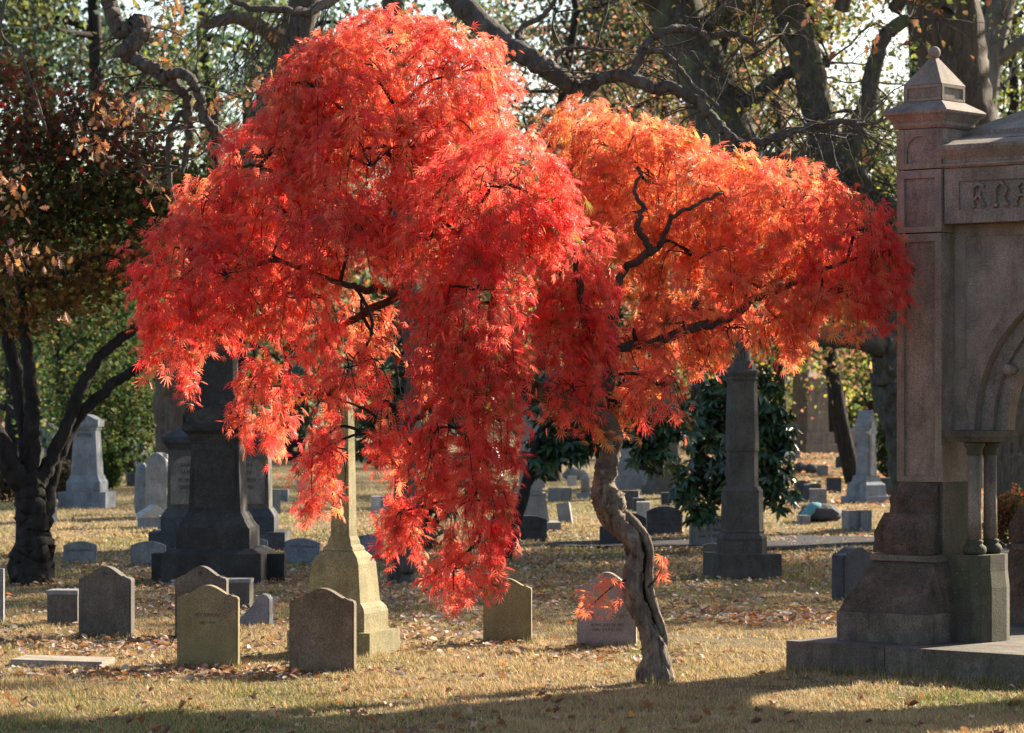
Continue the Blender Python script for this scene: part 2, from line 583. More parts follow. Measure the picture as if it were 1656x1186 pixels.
def headstone(px0, px1, top, base, style, thick, mat, label, rz=0., group='upright headstones on the lawn', rise=None, lines=None, lmat='letter_soft', lean=0., cross=False, name='headstone', cat='headstone'):
    d = depth(base); s = d / F
    w = (px1 - px0) * s; h = (base - top) * s
    th = thick
    x = ((px0 + px1) / 2 - 828) * s
    t = thing(name, label, cat, (x, d + th / 2, 0), rz, group)
    if d < 30: NEAR.append((x, d + th / 2, w, th, rz))
    t.rotation_euler = (lean * .3, lean, rz)
    o = [(a, (z if z > 0 else -.06)) for a, z in outline(style, w, h, rise)]
    me = prism_mesh('slab', o, -th / 2, th / 2, min(.008, th * .1))
    link('slab', me, M[mat], t)
    if lines:
        inscribe(t, [(q, xx * w, zz * h, sz * h) for q, xx, zz, sz in lines], -th / 2, lmat)
    if cross:
        r = .045 * w; bm = bmesh.new()
        for k in range(4):
            c, sn = math.cos(k * PI / 2), math.sin(k * PI / 2)
            q = [(0, 0), (.45 * r, r), (-.45 * r, r)]
            vs = [bm.verts.new((a * c - b * sn, -.0015, a * sn + b * c)) for a, b in q]
            vb = [bm.verts.new((a * c - b * sn, .002, a * sn + b * c)) for a, b in q]
            bm.faces.new(vs); bm.faces.new(vb[::-1])
            for i in range(3): bm.faces.new((vs[i], vb[i], vb[(i + 1) % 3], vs[(i + 1) % 3]))
        e = link('cross_emblem', bm_mesh('cross_emblem', bm), M['letter'], t)
        e.location = (0, -th / 2 - .001, h - .12 * w)
    return t


G1 = 'headstones in the near row'
headstone(286, 386, 948, 1086, 'serpentine', .075, 'olive', 'mossy olive headstone with rounded shoulders, left of the two nearest', math.radians(-5), G1,
          lines=[('PETTERSON', 0, .66, .055), ('1861 - 1919', 0, .57, .04)])
headstone(468, 575, 953, 1094, 'serpentine', .085, 'brown', 'plain brown headstone standing in front of the ochre obelisk pedestal', math.radians(-9), G1)
headstone(782, 860, 937, 1039, 'serpentine', .07, 'olive', 'olive headstone with curved top under the lowest red maple tip', math.radians(-6), G1)
headstone(934, 1030, 927, 1047, 'serpentine', .085, 'pink', 'polished pinkish granite headstone with dates behind the maple trunk', math.radians(-7), G1, rise=.085,
          lines=[('McCU', -.24, .42, .055), ('COTT', .26, .42, .055), ('BORN  JULY 20 1932', .02, .30, .05), ('DIED  JULY 22 2021', .02, .235, .05)])
headstone(127, 215, 917, 1033, 'serpentine', .10, 'brownstone', 'grey brown headstone with small cross at its top beside a square block', math.radians(-10), G1, rise=.075, cross=True)
headstone(283, 368, 917, 1032, 'serpentine', .085, 'brownstone', 'brown headstone with small cross, half hidden behind the mossy olive headstone', math.radians(-8), G1, rise=.075, cross=True)
headstone(-40, 5, 920, 1012, 'flat', .08, 'grey', 'grey stone cut off by the left edge of the picture', 0, G1)
headstone(1349, 1414, 886, 971, 'serpentine', .16, 'slate', 'dark slate headstone with curved top just left of the stone gateway', math.radians(33), G1, rise=.055)

# square block beside the cross headstone
d = depth(1012); s = d / F
t = thing('block_marker', 'square grey granite block left of the headstone with a cross', 'grave marker', ((103 - 828) * s, d + .1, 0), math.radians(-6))
link('block', box_mesh('block', -25 * s, 25 * s, -.1, .1, -.05, 50 * s, .006), M['brownstone'], t)
link('cap_slab', box_mesh('cap_slab', -25 * s - .004, 25 * s + .004, -.104, .104, 50 * s + .001, 57 * s, .006), M['grey'], t)
d = depth(987); s = d / F
t = thing('block_marker', 'low grey block between the cross headstone and the dark obelisk base', 'grave marker', ((384 - 828) * s, d + .1, 0), math.radians(-4))
link('block', box_mesh('block', -21 * s, 21 * s, -.1, .1, -.05, 44 * s, .006), M['brownstone'], t)
link('cap_slab', box_mesh('cap_slab', -21 * s - .003, 21 * s + .003, -.103, .103, 44 * s + .001, 50 * s, .006), M['grey'], t)
# leaning wedge
d = depth(1010); s = d / F
me = prism_mesh('leaning_wedge_stone', [(-26 * s, -.05), (25 * s, -.05), (25 * s, 42 * s), (20 * s, 48 * s), (12 * s, 50 * s), (-26 * s, 8 * s)], -.05, .05, .008)
o = link('leaning_wedge_stone', me, M['grey']); o.location = ((415 - 828) * s, d, 0); o.rotation_euler = (0, 0, math.radians(-14))
tag(o, 'slanted grey broken stone tilting left beside the olive headstone', 'grave marker')
# flat slab
d = depth(1083); s = d / F
me = box_mesh('flat_ledger_slab', -75 * s, 75 * s, -.12, .22, -.03, .055, .01)
o = link('flat_ledger_slab', me, M['sand']); o.location = ((95 - 828) * s, d + .1, 0); o.rotation_euler = (0, math.radians(1.2), math.radians(-6))
tag(o, 'flat pale ledger slab lying in the leaves at lower left', 'grave slab')

G2 = 'low arched stones in the middle row'
headstone(102, 155, 876, 913, 'arc', .1, 'grey', 'low arched grey stone right of the dark left trunk', 0, G2, lines=[('JOHN E. SWEENEY', 0, .62, .13)])
headstone(211, 267, 876, 917, 'arc', .1, 'grey', 'low arched grey stone beside the dark obelisk base', 0, G2)
headstone(458, 515, 871, 914, 'arc', .11, 'blue', 'low arched grey stone leaning slightly, right of the dark obelisk', 0, G2, lines=[('MARY E. DONOVAN', 0, .7, .11)], lean=math.radians(3))
headstone(576, 618, 865, 908, 'arc', .1, 'blue', 'arched grey stone behind the ochre obelisk shaft', math.radians(-12), G2)
headstone(404, 432, 872, 897, 'arc', .1, 'grey', 'small pale arched stone peeking out behind the dark obelisk base', 0, G2)
headstone(829, 884, 834, 876, 'arc', .14, 'slate', 'dark arched stone lettered with dates beside the slender evergreen stem', math.radians(4), G2, lines=[('ISRAEL TROUT', 0, .75, .15), ('Nov 5, 1862', 0, .48, .14), ('Mar 22, 1920', 0, .26, .14)], lmat='letter', rise=.05)
headstone(1046, 1104, 819, 868, 'arc', .16, 'slate', 'dark arched stone with worn lettering, middle of the row behind the maple trunk', math.radians(-3), G2, lines=[('MARY TROUT WIFE', 0, .78, .12), ('JANUARY 7, 1866', 0, .56, .11), ('NOVEMBER 12, 1927', 0, .4, .11)], lmat='letter', rise=.06)
headstone(990, 1046, 830, 878, 'arc', .16, 'slate', 'dark arched stone partly behind the bent maple trunk', math.radians(-6), G2, lines=[('TROUT', .15, .7, .13)], lmat='letter', rise=.06)
headstone(970, 1010, 848, 884, 'arc', .12, 'slate', 'dark low stone showing just left of the maple trunk', 0, G2)
headstone(1116, 1176, 832, 886, 'arc', .14, 'grey', 'grey arched stone with name and dates just left of the worn column', math.radians(7), G2, lines=[('ELIZA M. POTTS', 0, .78, .12), ('Dec. 5, 1834', 0, .53, .12), ('Sept. 9, 1917', 0, .35, .12)], lmat='letter', rise=.05)
headstone(1138, 1168, 879, 913, 'arc', .12, 'brownstone', 'small brown stone tucked behind the worn column base', 0, G2)
headstone(793, 842, 829, 871, 'arc', .14, 'slate', 'dark arched stone half hidden behind the slender evergreen stem', 0, G2, rise=.05)

G3 = 'small square markers on the far lawn'
for (a, b, tp, bs, st, mt, lb) in (
    (600, 616, 803, 832, 'flat', 'pale', 'pale upright marker, left of a pair seen below the red leaves'),
    (616, 632, 803, 832, 'flat', 'blue', 'bluish upright marker, right of a pair seen below the red leaves'),
    (440, 452, 792, 832, 'flat', 'blue', 'thin blue grey marker behind the lettered monument'),
    (454, 466, 792, 812, 'flat', 'blue', 'tiny grey marker far right of the lettered monument'),
    (79, 91, 822, 848, 'flat', 'pale', 'small pale marker just right of the dark left trunk'),
    (78, 90, 796, 822, 'arc', 'pale', 'rounded pale marker behind the dark left trunk'),
    (905, 926, 814, 845, 'flat', 'grey', 'thin grey marker leaning left on the lawn beyond the maple'),
    (1006, 1020, 794, 826, 'flat', 'slate', 'dark upright marker just right of the maple trunk'),
    (1018, 1034, 794, 824, 'flat', 'slate', 'taller dark marker next to the leaning pale slab'),
    (1024, 1042, 806, 828, 'flat', 'slate', 'short dark marker in front of the taller dark marker'),
    (1070, 1088, 797, 817, 'flat', 'slate', 'small dark cube marker left of a pair before the evergreen bush'),
    (1089, 1107, 792, 818, 'flat', 'slate', 'small dark cube marker right of a pair before the evergreen bush'),
    (1287, 1306, 777, 811, 'arc', 'slate', 'dark upright marker at the far right edge of the evergreen bush'),
    (1303, 1326, 782, 812, 'arc', 'slate', 'dark arched marker behind the pale grey upright marker'),
    (1310, 1338, 791, 822, 'flat', 'grey', 'grey upright marker just behind the teal tarpaulin'),
    (1338, 1361, 773, 797, 'flat', 'slate', 'dark square marker left of the ringed cross monument'),
    (1425, 1443, 773, 803, 'flat', 'slate', 'dark square marker right of the ringed cross monument'),
    (1368, 1387, 826, 858, 'flat', 'grey', 'small sunlit post marker, left of a pair near the lane'),
    (1389, 1408, 826, 858, 'flat', 'grey', 'small sunlit post marker, right of a pair near the lane'),
    (887, 905, 789, 811, 'flat', 'grey', 'grey marker left of a pair near the far lane'),
    (904, 921, 789, 810, 'flat', 'grey', 'grey marker right of a pair near the far lane'),
    (1352, 1372, 738, 757, 'arc', 'slate', 'dark far marker left of the pale lettered block'),
    (1230, 1244, 812, 826, 'flat', 'grey', 'tiny grey marker right of the worn column'),
    (1440, 1450, 748, 782, 'flat', 'pale', 'pale marker touching the gateway pillar'),
    (1030, 1052, 812, 842, 'flat', 'pale', 'pale slab behind the dark arched stones'),
    (1345, 1358, 686, 703, 'flat', 'slate', 'dark far marker beside the far tree trunk'),
    (180, 194, 770, 786, 'flat', 'slate', 'dark far marker by the green shrub'),
    (205, 222, 765, 787, 'flat', 'slate', 'dark far marker under the statue monument'),
    (1190, 1206, 780, 800, 'flat', 'slate', 'dark marker behind the worn column'),
    (862, 880, 770, 790, 'arc', 'grey', 'small arched far marker above the lettered dark stone'),
    (918, 932, 770, 786, 'flat', 'pale', 'pale far marker left of the round topped pillar'),
    (960, 972, 776, 794, 'flat', 'slate', 'dark far marker hugging the left side of the maple trunk'),
    (1050, 1062, 776, 790, 'flat', 'slate', 'tiny dark far marker between the stepped monuments'),
    (1262, 1278, 760, 780, 'flat', 'slate', 'dark far marker at the right fringe of the evergreen bush'),
    (1322, 1340, 752, 770, 'arc', 'grey', 'grey arched far marker left of the dark square marker'),
    (1282, 1294, 726, 744, 'flat', 'grey', 'tiny far marker left of the plain rose grey pillar'),
    (1366, 1378, 700, 716, 'flat', 'grey', 'tiny grey far marker below the spired monument'),
    (1420, 1432, 706, 724, 'arc', 'pale', 'tiny pale far marker beside the far grey pillar'),
    (1392, 1404, 704, 722, 'flat', 'slate', 'tiny dark far marker below the far grey pillar'),
    (1436, 1446, 690, 704, 'flat', 'pale', 'tiny pale far marker by the far road'),
    (830, 846, 786, 802, 'flat', 'grey', 'grey far marker right of the red leaf curtain'),
    (660, 674, 786, 806, 'arc', 'grey', 'grey far marker glimpsed under the red leaf curtain'),
    (480, 492, 776, 796, 'flat', 'pale', 'pale far marker right of the lettered monument'),
):
    headstone(a, b, tp, bs, st, .22 if (b - a) > 15 else .12, mt, lb, math.radians(random.uniform(-8, 25)), G3, name='grave_marker', cat='grave marker',
              lean=math.radians(-9) if 'leaning left' in lb else 0)


# ------------------------------------------------------------------ monuments
def monument(name, label, px, base, rz, cat='monument', dy=0.0):
    d = depth(base) + dy; s = d / F
    return thing(name, label, cat, ((px - 828) * s, d, 0), rz), s


def tier(t, name, rings, mat, bevel=.006, chamfer=0.):
    return link(name, stack_mesh(name, rings, bevel, chamfer=chamfer), M[mat], t)


# ochre obelisk with bell-shaped pedestal (corner turned to the right)
t, s = monument('obelisk', 'slender ochre obelisk on a bell shaped pedestal behind the brown headstone', 556, 1063, math.radians(-21), dy=.26)
k = .98
def Z(y, base=1063): return (base - y) * s
tier(t, 'base', [(.29 * k, .24, -.05), (.29 * k, .24, Z(1024))], 'gold', .008)
tier(t, 'plinth', [(.225, .19, Z(1024)), (.225, .19, Z(998)), (.225, .19, Z(994)), (.215, .18, Z(986)), (.185, .158, Z(978))], 'gold', .004)
bell = [(.183, .156, Z(978))]
for u in np.linspace(0, 1, 9):
    y = 978 - u * 82
    w = .183 - .028 * u - .05 * max(0, (u - .72) / .28) ** 2.4
    bell.append((w, w * .86, Z(y) + .001))
tier(t, 'pedestal', bell, 'gold', .006)
tier(t, 'neck_moulding', [(.105, .095, Z(896) + .003), (.10, .09, Z(890)), (.082, .075, Z(886)), (.078, .07, Z(879)), (.066, .06, Z(872))], 'gold', .003)
tier(t, 'shaft', [(.064, .06, Z(872) + .001), (.05, .047, Z(662)), (.003, .003, Z(638))], 'gold', .004)

# large dark monument on the left
t, s = monument('dark_monument', 'large soot dark obelisk monument with pedimented cap at left', 353, 945, math.radians(-3), dy=.4)
B = 945
def Z(y): return (B - y) * s
p = s
tier(t, 'base', [(80 * p, 80 * p, -.05), (80 * p, 80 * p, Z(897)), (66 * p, 66 * p, Z(889))], 'dark', .01)
for sx in (-1, 1):
    o = link('side_wing', box_mesh('side_wing', -16 * p, 16 * p, -.08, .08, -.05, Z(896) - .02, .01), M['dark'], t)
    o.location = (sx * 92 * p, .05, 0)
tier(t, 'plinth', [(59 * p, 59 * p, Z(889)), (59 * p, 59 * p, Z(856))], 'dark', .008)
tier(t, 'plinth_moulding', [(57 * p, 57 * p, Z(856)), (50 * p, 50 * p, Z(846)), (49 * p, 49 * p, Z(842)), (43 * p, 43 * p, Z(832))], 'dark', .004)
tier(t, 'die', [(42 * p, 42 * p, Z(832)), (38 * p, 38 * p, Z(722))], 'dark', .006)
link('panel', box_mesh('panel', -33 * p, 33 * p, -.006, .006, Z(824), Z(730), .004), M['dark'], t).location = (0, -41.5 * p, 0)
tier(t, 'cornice', [(39 * p, 39 * p, Z(722)), (42 * p, 42 * p, Z(714)), (44 * p, 44 * p, Z(706)), (51 * p, 51 * p, Z(700)), (52 * p, 52 * p, Z(692)), (50 * p, 50 * p, Z(690))], 'dark', .004)
for a in range(4):
    o = link('pediment', prism_mesh('pediment', [(-50 * p, Z(690)), (50 * p, Z(690)), (50 * p, Z(676)), (0, Z(659)), (-50 * p, Z(676))], -50 * p, -44 * p, .004), M['dark'], t)
    o.rotation_euler = (0, 0, a * PI / 2)
tier(t, 'cap', [(43 * p, 43 * p, Z(690)), (43 * p, 43 * p, Z(668)), (34 * p, 34 * p, Z(660)), (33 * p, 33 * p, Z(645)), (30 * p, 30 * p, Z(640))], 'dark', .004)
tier(t, 'shaft', [(29 * p, 29 * p, Z(640)), (22 * p, 22 * p, Z(300)), (1 * p, 1 * p, Z(268))], 'dark', .005)

# lettered twin-panel monument behind it
t, s = monument('lettered_monument', 'wide dark grey monument with lettered panels and hipped cap behind the dark obelisk', 356, 893, 0, dy=.45)
B = 893
def Z(y): return (B - y) * s
p = s
tier(t, 'base', [(109 * p, 60 * p, -.05), (109 * p, 60 * p, Z(862))], 'slate', .01)
tier(t, 'plinth', [(91 * p, 46 * p, Z(862)), (91 * p, 46 * p, Z(838)), (88 * p, 43 * p, Z(832)), (83 * p, 40 * p, Z(825))], 'slate', .006)
tier(t, 'die', [(82 * p, 38 * p, Z(825)), (80 * p, 37 * p, Z(730))], 'brownstone', .006)
for sx, tx in ((-1, ['SARAH T.', 'WIFE OF', 'BORN 1829', 'DIED 1897']), (1, ['SIMON', 'BORN', 'NOV 1824', 'DIED 1901'])):
    o = link('panel', prism_mesh('panel', [(-35 * p, Z(818)), (35 * p, Z(818))] + [(35 * p * math.cos(a), Z(762) + 22 * p * math.sin(a)) for a in np.linspace(0, PI, 9)], -.008, .008, .003), M['temple'], t)
    o.location = (sx * 41 * p, -38 * p - .004, 0)
    inscribe(o, [(q, 0, Z(755 + 12 * i), 9 * p) for i, q in enumerate(tx)], -.008, 'letter')
tier(t, 'cornice', [(81 * p, 38 * p, Z(730)), (84 * p, 41 * p, Z(724)), (89 * p, 46 * p, Z(718)), (90 * p, 47 * p, Z(710)), (88 * p, 45 * p, Z(708))], 'slate', .004)
tier(t, 'roof', [(85 * p, 43 * p, Z(708)), (52 * p, 20 * p, Z(690)), (46 * p, 16 * p, Z(684))], 'slate', .005)

# blue grey pedimented monument far left
t, s = monument('pedimented_monument', 'blue grey tapering monument with arched cap far left on the sunny lawn', 141, 822, math.radians(-6), dy=.4)
B = 822
def Z(y): return (B - y) * s
p = s
tier(t, 'base', [(39 * p, 36 * p, -.05), (39 * p, 36 * p, Z(797))], 'blue', .012)
tier(t, 'plinth', [(28 * p, 27 * p, Z(797)), (28 * p, 27 * p, Z(781)), (25 * p, 24 * p, Z(776)), (23 * p, 22 * p, Z(770))], 'blue', .01)
tier(t, 'die', [(22 * p, 21 * p, Z(770)), (18 * p, 17 * p, Z(700)), (18 * p, 17 * p, Z(698)), (20 * p, 19 * p, Z(696)), (20 * p, 19 * p, Z(692))], 'blue', .006)
link('cap', prism_mesh('cap', [(-23 * p, Z(692)), (23 * p, Z(692)), (23 * p, Z(680))] + [(20 * p * u, Z(672 + 10 * u * u)) for u in np.linspace(.9, -.9, 9)] + [(-23 * p, Z(680))], -22 * p, 22 * p, .01), M['blue'], t)
inscribe(t, [('OTTER', 0, Z(706), 8 * p)], -18.2 * p, 'letter')

# rough stones beside it
def rock(name, label, px, base, wx, wy, h, mat, seed, cat='boulder', parent=None, flat=False):
    d = depth(base); s = d / F
    bm = bmesh.new(); bmesh.ops.create_icosphere(bm, subdivisions=3, radius=1)
    for v in bm.verts:
        c = v.co.copy(); e = 4.0
        q = (abs(c.x) ** e + abs(c.y) ** e + abs(c.z) ** e) ** (1 / e) if not flat else 1
        c = c / q
        n = mnoise.noise(c * 1.7 + Vector((seed, 0, 0))) * .18 + mnoise.noise(c * 5 + Vector((0, seed, 0))) * .06
        c *= 1 + n
        v.co = (c.x * wx * s / 2, c.y * wy * s / 2, max(-.05, (c.z * .5 + .5) * h * s - .02))
    o = link(name, bm_mesh(name, bm), M[mat])
    o.location = ((px - 828) * s, d + wy * s / 2, 0)
    return tag(o, label, cat)


rock('rustic_stone', 'tall rough hewn grey stone left of the lettered monument', 254, 853, 44, 36, 120, 'grey', 3.1, 'monument')
rock('rustic_stone', 'narrow rough stone behind the tall rough hewn one', 231, 832, 28, 26, 84, 'blue', 5.7, 'monument')
d = depth(856); s = d / F
t = thing('book_stone', 'pale gabled ledger stone with sunlit slope left of the lettered monument', 'grave marker', ((245 - 828) * s, d + .15, 0), math.radians(24))
link('block', box_mesh('block', -21 * s, 21 * s, -.13, .13, -.05, 18 * s, .008), M['blue'], t)
link('sloped_top', prism_mesh('sloped_top', [(-23 * s, 18 * s + .001), (23 * s, 18 * s + .001), (23 * s, 22 * s), (2 * s, 39 * s), (-23 * s, 24 * s)], -.14, .14, .006), M['pale'], t)
headstone(255, 272, 835, 862, 'flat', .2, 'blue', 'stepped pale block at the foot of the lettered monument', 0, G3, name='grave_marker', cat='grave marker')

# far left row of pale monuments
for (a, b, tp, bs, lb, st) in ((162, 178, 690, 742, 'pale far stone just right of the blue grey monument', 'arc'), (178, 194, 692, 745, 'pale far pillar, left of two sunlit far pillars', 'flat'),
                               (192, 206, 692, 744, 'pale far pillar, right of two sunlit far pillars', 'flat'), (88, 116, 712, 760, 'pale far stone behind the dark left stems', 'flat'),
                               (30, 66, 716, 762, 'pale far stone seen through the dark left stems', 'arc'), (0, 24, 700, 752, 'far pale stone at the left picture edge', 'round'),
                               (60, 88, 690, 756, 'tall far stone behind the fork of the dark left stems', 'flat')):
    headstone(a, b, tp, bs, st, .35, 'pale' if 'pillar' in lb else 'grey', lb, math.radians(-15), 'far pale stones at left', name='far_headstone')
t, s = monument('statue_monument', 'far dark monument topped by a standing figure at left', 222, 748, 0)
B = 748
def Z(y): return (B - y) * s
tier(t, 'base', [(16 * s, 16 * s, -.05), (16 * s, 16 * s, Z(736)), (11 * s, 11 * s, Z(734)), (11 * s, 11 * s, Z(708)), (5 * s, 5 * s, Z(702))], 'slate', .01)
link('oval_plaque', lathe_mesh('oval_plaque', [(5 * s, 0), (5 * s, .03)], 16, sy=1.4), M['pale'], t).location = (0, -11.5 * s, Z(722))
t.children[-1].rotation_euler = (PI / 2, 0, 0)
link('figure', lathe_mesh('figure', [(4.5 * s, Z(702)), (4 * s, Z(694)), (3 * s, Z(686)), (4 * s, Z(680)), (3.6 * s, Z(675)), (1.4 * s, Z(672)), (2 * s, Z(669)), (1.6 * s, Z(665)), (.3 * s, Z(664))], 12), M['blue'], t)

# worn column monument with draped figure
t, s = monument('column_monument', 'worn brown grey column monument with draped figure below the red branches', 1200, 937, math.radians(11), dy=.25)
B = 937
def Z(y): return (B - y) * s
p = s
tier(t, 'base', [(53 * p, 48 * p, -.05), (53 * p, 48 * p, Z(897))], 'column', .008)
tier(t, 'plinth', [(36 * p, 33 * p, Z(897)), (36 * p, 33 * p, Z(877))], 'column', .006, .35)
tier(t, 'torus_moulding', [(35 * p, 32 * p, Z(877)), (36 * p, 33 * p, Z(873)), (35 * p, 32 * p, Z(869)), (31 * p, 29 * p, Z(865)), (32 * p, 30 * p, Z(861)), (31 * p, 28 * p, Z(858))], 'column', .003, .35)
tier(t, 'die', [(31 * p, 28 * p, Z(858)), (30 * p, 27 * p, Z(796)), (26 * p, 24 * p, Z(789))], 'column', .005, .35)
tier(t, 'lower_shaft', [(24 * p, 22 * p, Z(789)), (23 * p, 21 * p, Z(732))], 'column', .004, .4)
tier(t, 'shaft', [(25 * p, 23 * p, Z(732)), (22 * p, 20 * p, Z(622))], 'column', .004, .4)
tier(t, 'capital', [(21 * p, 20 * p, Z(622)), (21 * p, 20 * p, Z(619)), (23 * p, 22 * p, Z(616)), (22 * p, 21 * p, Z(612)), (25 * p, 24 * p, Z(606)), (25 * p, 24 * p, Z(602)), (18 * p, 17 * p, Z(600)), (17 * p, 16 * p, Z(590)), (13 * p, 13 * p, Z(586))], 'column', .003, .3)
bm = bmesh.new(); prev = None
for z, rx, ry, off in ((586, 13, 11, 0), (570, 12, 10, .5), (555, 11, 9, 1), (544, 10, 9, 1.5), (536, 12, 9, 0), (531, 11, 8, 0), (528, 5, 5, -1), (524, 6, 6, -2), (518, 6, 6.5, -2.5), (514, 3, 3, -2.5)):
    ring = []
    for i in range(18):
        a = 2 * PI * i / 18; f = 1 + (.10 * math.sin(5 * a + z * .06) if z > 529 else 0)
        ring.append(bm.verts.new((off * p + rx * p * f * math.cos(a), ry * p * f * math.sin(a), Z(z))))
    if prev:
        for i in range(18): bm.faces.new((prev[i], prev[(i + 1) % 18], ring[(i + 1) % 18], ring[i]))
    prev = ring
bm.faces.new(prev)
link('draped_figure', bm_mesh('draped_figure', bm, 0, True), M['column'], t)

# grey tapered monument behind the slender stem
t, s = monument('tapered_monument', 'grey flared monument base behind the lettered dark stone and the evergreen stem', 858, 862, math.radians(4), dy=.4)
B = 862
def Z(y): return (B - y) * s
tier(t, 'base', [(46 * s, 40 * s, -.05), (46 * s, 40 * s, Z(846))], 'grey', .01)
tier(t, 'flared_die', [(28 * s, 26 * s, Z(846)), (23 * s, 22 * s, Z(806)), (22 * s, 21 * s, Z(804)), (24 * s, 23 * s, Z(802)), (24 * s, 23 * s, Z(799))], 'grey', .006)
tier(t, 'shaft', [(18 * s, 18 * s, Z(799)), (14 * s, 14 * s, Z(640)), (1 * s, 1 * s, Z(620))], 'grey', .006)
# two stepped monuments beyond the maple trunk
t, s = monument('stepped_monument', 'large stepped grey monument just right of the maple trunk, far back', 1030, 791, math.radians(14), dy=.5)
B = 791
def Z(y): return (B - y) * s
tier(t, 'base', [(52 * s, 44 * s, -.05), (52 * s, 44 * s, Z(770))], 'grey', .012)
tier(t, 'plinth', [(44 * s, 37 * s, Z(770)), (43 * s, 36 * s, Z(752))], 'grey', .01)
tier(t, 'die', [(33 * s, 28 * s, Z(752)), (27 * s, 23 * s, Z(735)), (26 * s, 22 * s, Z(690)), (30 * s, 26 * s, Z(686)), (30 * s, 26 * s, Z(676)), (14 * s, 12 * s, Z(660))], 'grey', .01)
t, s = monument('stepped_monument', 'narrower flared grey monument left of the evergreen bush, far back', 1078, 801, math.radians(16), dy=.5)
B = 801
def Z(y): return (B - y) * s
tier(t, 'base', [(33 * s, 30 * s, -.05), (33 * s, 30 * s, Z(786))], 'brownstone', .01)
tier(t, 'flared_die', [(26 * s, 24 * s, Z(786)), (24 * s, 22 * s, Z(768)), (18 * s, 17 * s, Z(755)), (15 * s, 14 * s, Z(745)), (14 * s, 13 * s, Z(680))], 'brownstone', .008)
tier(t, 'cap', [(19 * s, 18 * s, Z(680)), (19 * s, 18 * s, Z(662)), (12 * s, 12 * s, Z(658)), (11 * s, 11 * s, Z(600)), (1 * s, 1 * s, Z(585))], 'brownstone', .008)
# dome-topped round marker
t, s = monument('round_top_marker', 'short round topped grey pillar marker left of the maple trunk, far back', 947, 806, math.radians(10))
B = 806
def Z(y): return (B - y) * s
tier(t, 'base', [(13 * s, 12 * s, -.05), (13 * s, 12 * s, Z(797))], 'grey', .008)
link('pillar', lathe_mesh('pillar', [(8 * s, Z(797)), (7.4 * s, Z(776)), (8 * s, Z(775)), (7 * s, Z(771)), (4 * s, Z(769)), (.5 * s, Z(768))], 14), M['grey'], t)
rock('granite_boulder', 'rounded pale boulder group beyond the maple, left of the trunk', 930, 778, 40, 30, 24, 'grey', 8.1, flat=True)

# far right monuments
t, s = monument('far_obelisk_block', 'tall plain rose grey pillar with pyramid top in the far sunlight', 1310, 734, math.radians(33), dy=1.)
B = 734
def Z(y): return (B - y) * s
tier(t, 'base', [(37 * s, 35 * s, -.05), (37 * s, 35 * s, Z(719))], 'temple', .02)
tier(t, 'plinth', [(29 * s, 28 * s, Z(719)), (28 * s, 27 * s, Z(700))], 'temple', .02)
tier(t, 'shaft', [(22 * s, 21 * s, Z(700)), (20 * s, 19.5 * s, Z(611)), (1 * s, 1 * s, Z(599))], 'temple', .015)
t, s = monument('far_pedestal', 'grey far pillar on a stepped dark pedestal under the hanging branch', 1404, 698, math.radians(25), dy=1.)
B = 698
def Z(y): return (B - y) * s
tier(t, 'base', [(24 * s, 24 * s, -.05), (24 * s, 24 * s, Z(662)), (20 * s, 20 * s, Z(657)), (18 * s, 18 * s, Z(648))], 'brownstone', .02)
tier(t, 'shaft', [(15 * s, 15 * s, Z(648)), (14 * s, 14 * s, Z(590)), (1 * s, 1 * s, Z(575))], 'grey', .02)
t, s = monument('far_spire_monument', 'small far spired monument left of the far grey pillar', 1360, 682, 0)
B = 682
def Z(y): return (B - y) * s
tier(t, 'base', [(10 * s, 10 * s, -.05), (10 * s, 10 * s, Z(660)), (8 * s, 8 * s, Z(658)), (7 * s, 7 * s, Z(636)), (9 * s, 9 * s, Z(634)), (9 * s, 9 * s, Z(630)), (1 * s, 1 * s, Z(612))], 'grey', .02)
# lettered block behind cross
t, s = monument('lettered_block', 'pale block with a dark plaque left of the ringed cross monument', 1388, 770, math.radians(8))
B = 770
def Z(y): return (B - y) * s
tier(t, 'base', [(22 * s, 16 * s, -.05), (22 * s, 16 * s, Z(748)), (18 * s, 14 * s, Z(738))], 'brownstone', .012)
tier(t, 'die', [(14 * s, 12 * s, Z(738)), (14 * s, 12 * s, Z(696)), (6 * s, 5 * s, Z(690))], 'pink', .012)
link('plaque', box_mesh('plaque', -9 * s, 9 * s, -.012, .012, Z(723), Z(716), .003), M['brownstone'], t).location = (0, -12 * s, 0)
# celtic cross monument
t, s = monument('ringed_cross_monument', 'grey gabled monument with ringed cross on its face near the gateway', 1401, 815, math.radians(38), dy=.25)
B = 815
def Z(y): return (B - y) * s
tier(t, 'base', [(29 * s, 29 * s, -.05), (29 * s, 29 * s, Z(803))], 'blue', .008)
tier(t, 'plinth', [(23 * s, 23 * s, Z(803)), (22 * s, 22 * s, Z(785)), (17 * s, 17 * s, Z(780)), (15 * s, 15 * s, Z(770))], 'blue', .006)
tier(t, 'die', [(12 * s, 12 * s, Z(770)), (10 * s, 11 * s, Z(697))], 'blue', .005)
tier(t, 'string_course', [(12 * s, 13 * s, Z(731)), (12 * s, 13 * s, Z(726))], 'blue', .003)
link('gable_roof', prism_mesh('gable_roof', [(-12 * s, Z(697)), (12 * s, Z(697)), (12 * s, Z(692)), (0, Z(666)), (-12 * s, Z(692))], -13 * s, 13 * s, .006), M['blue'], t)
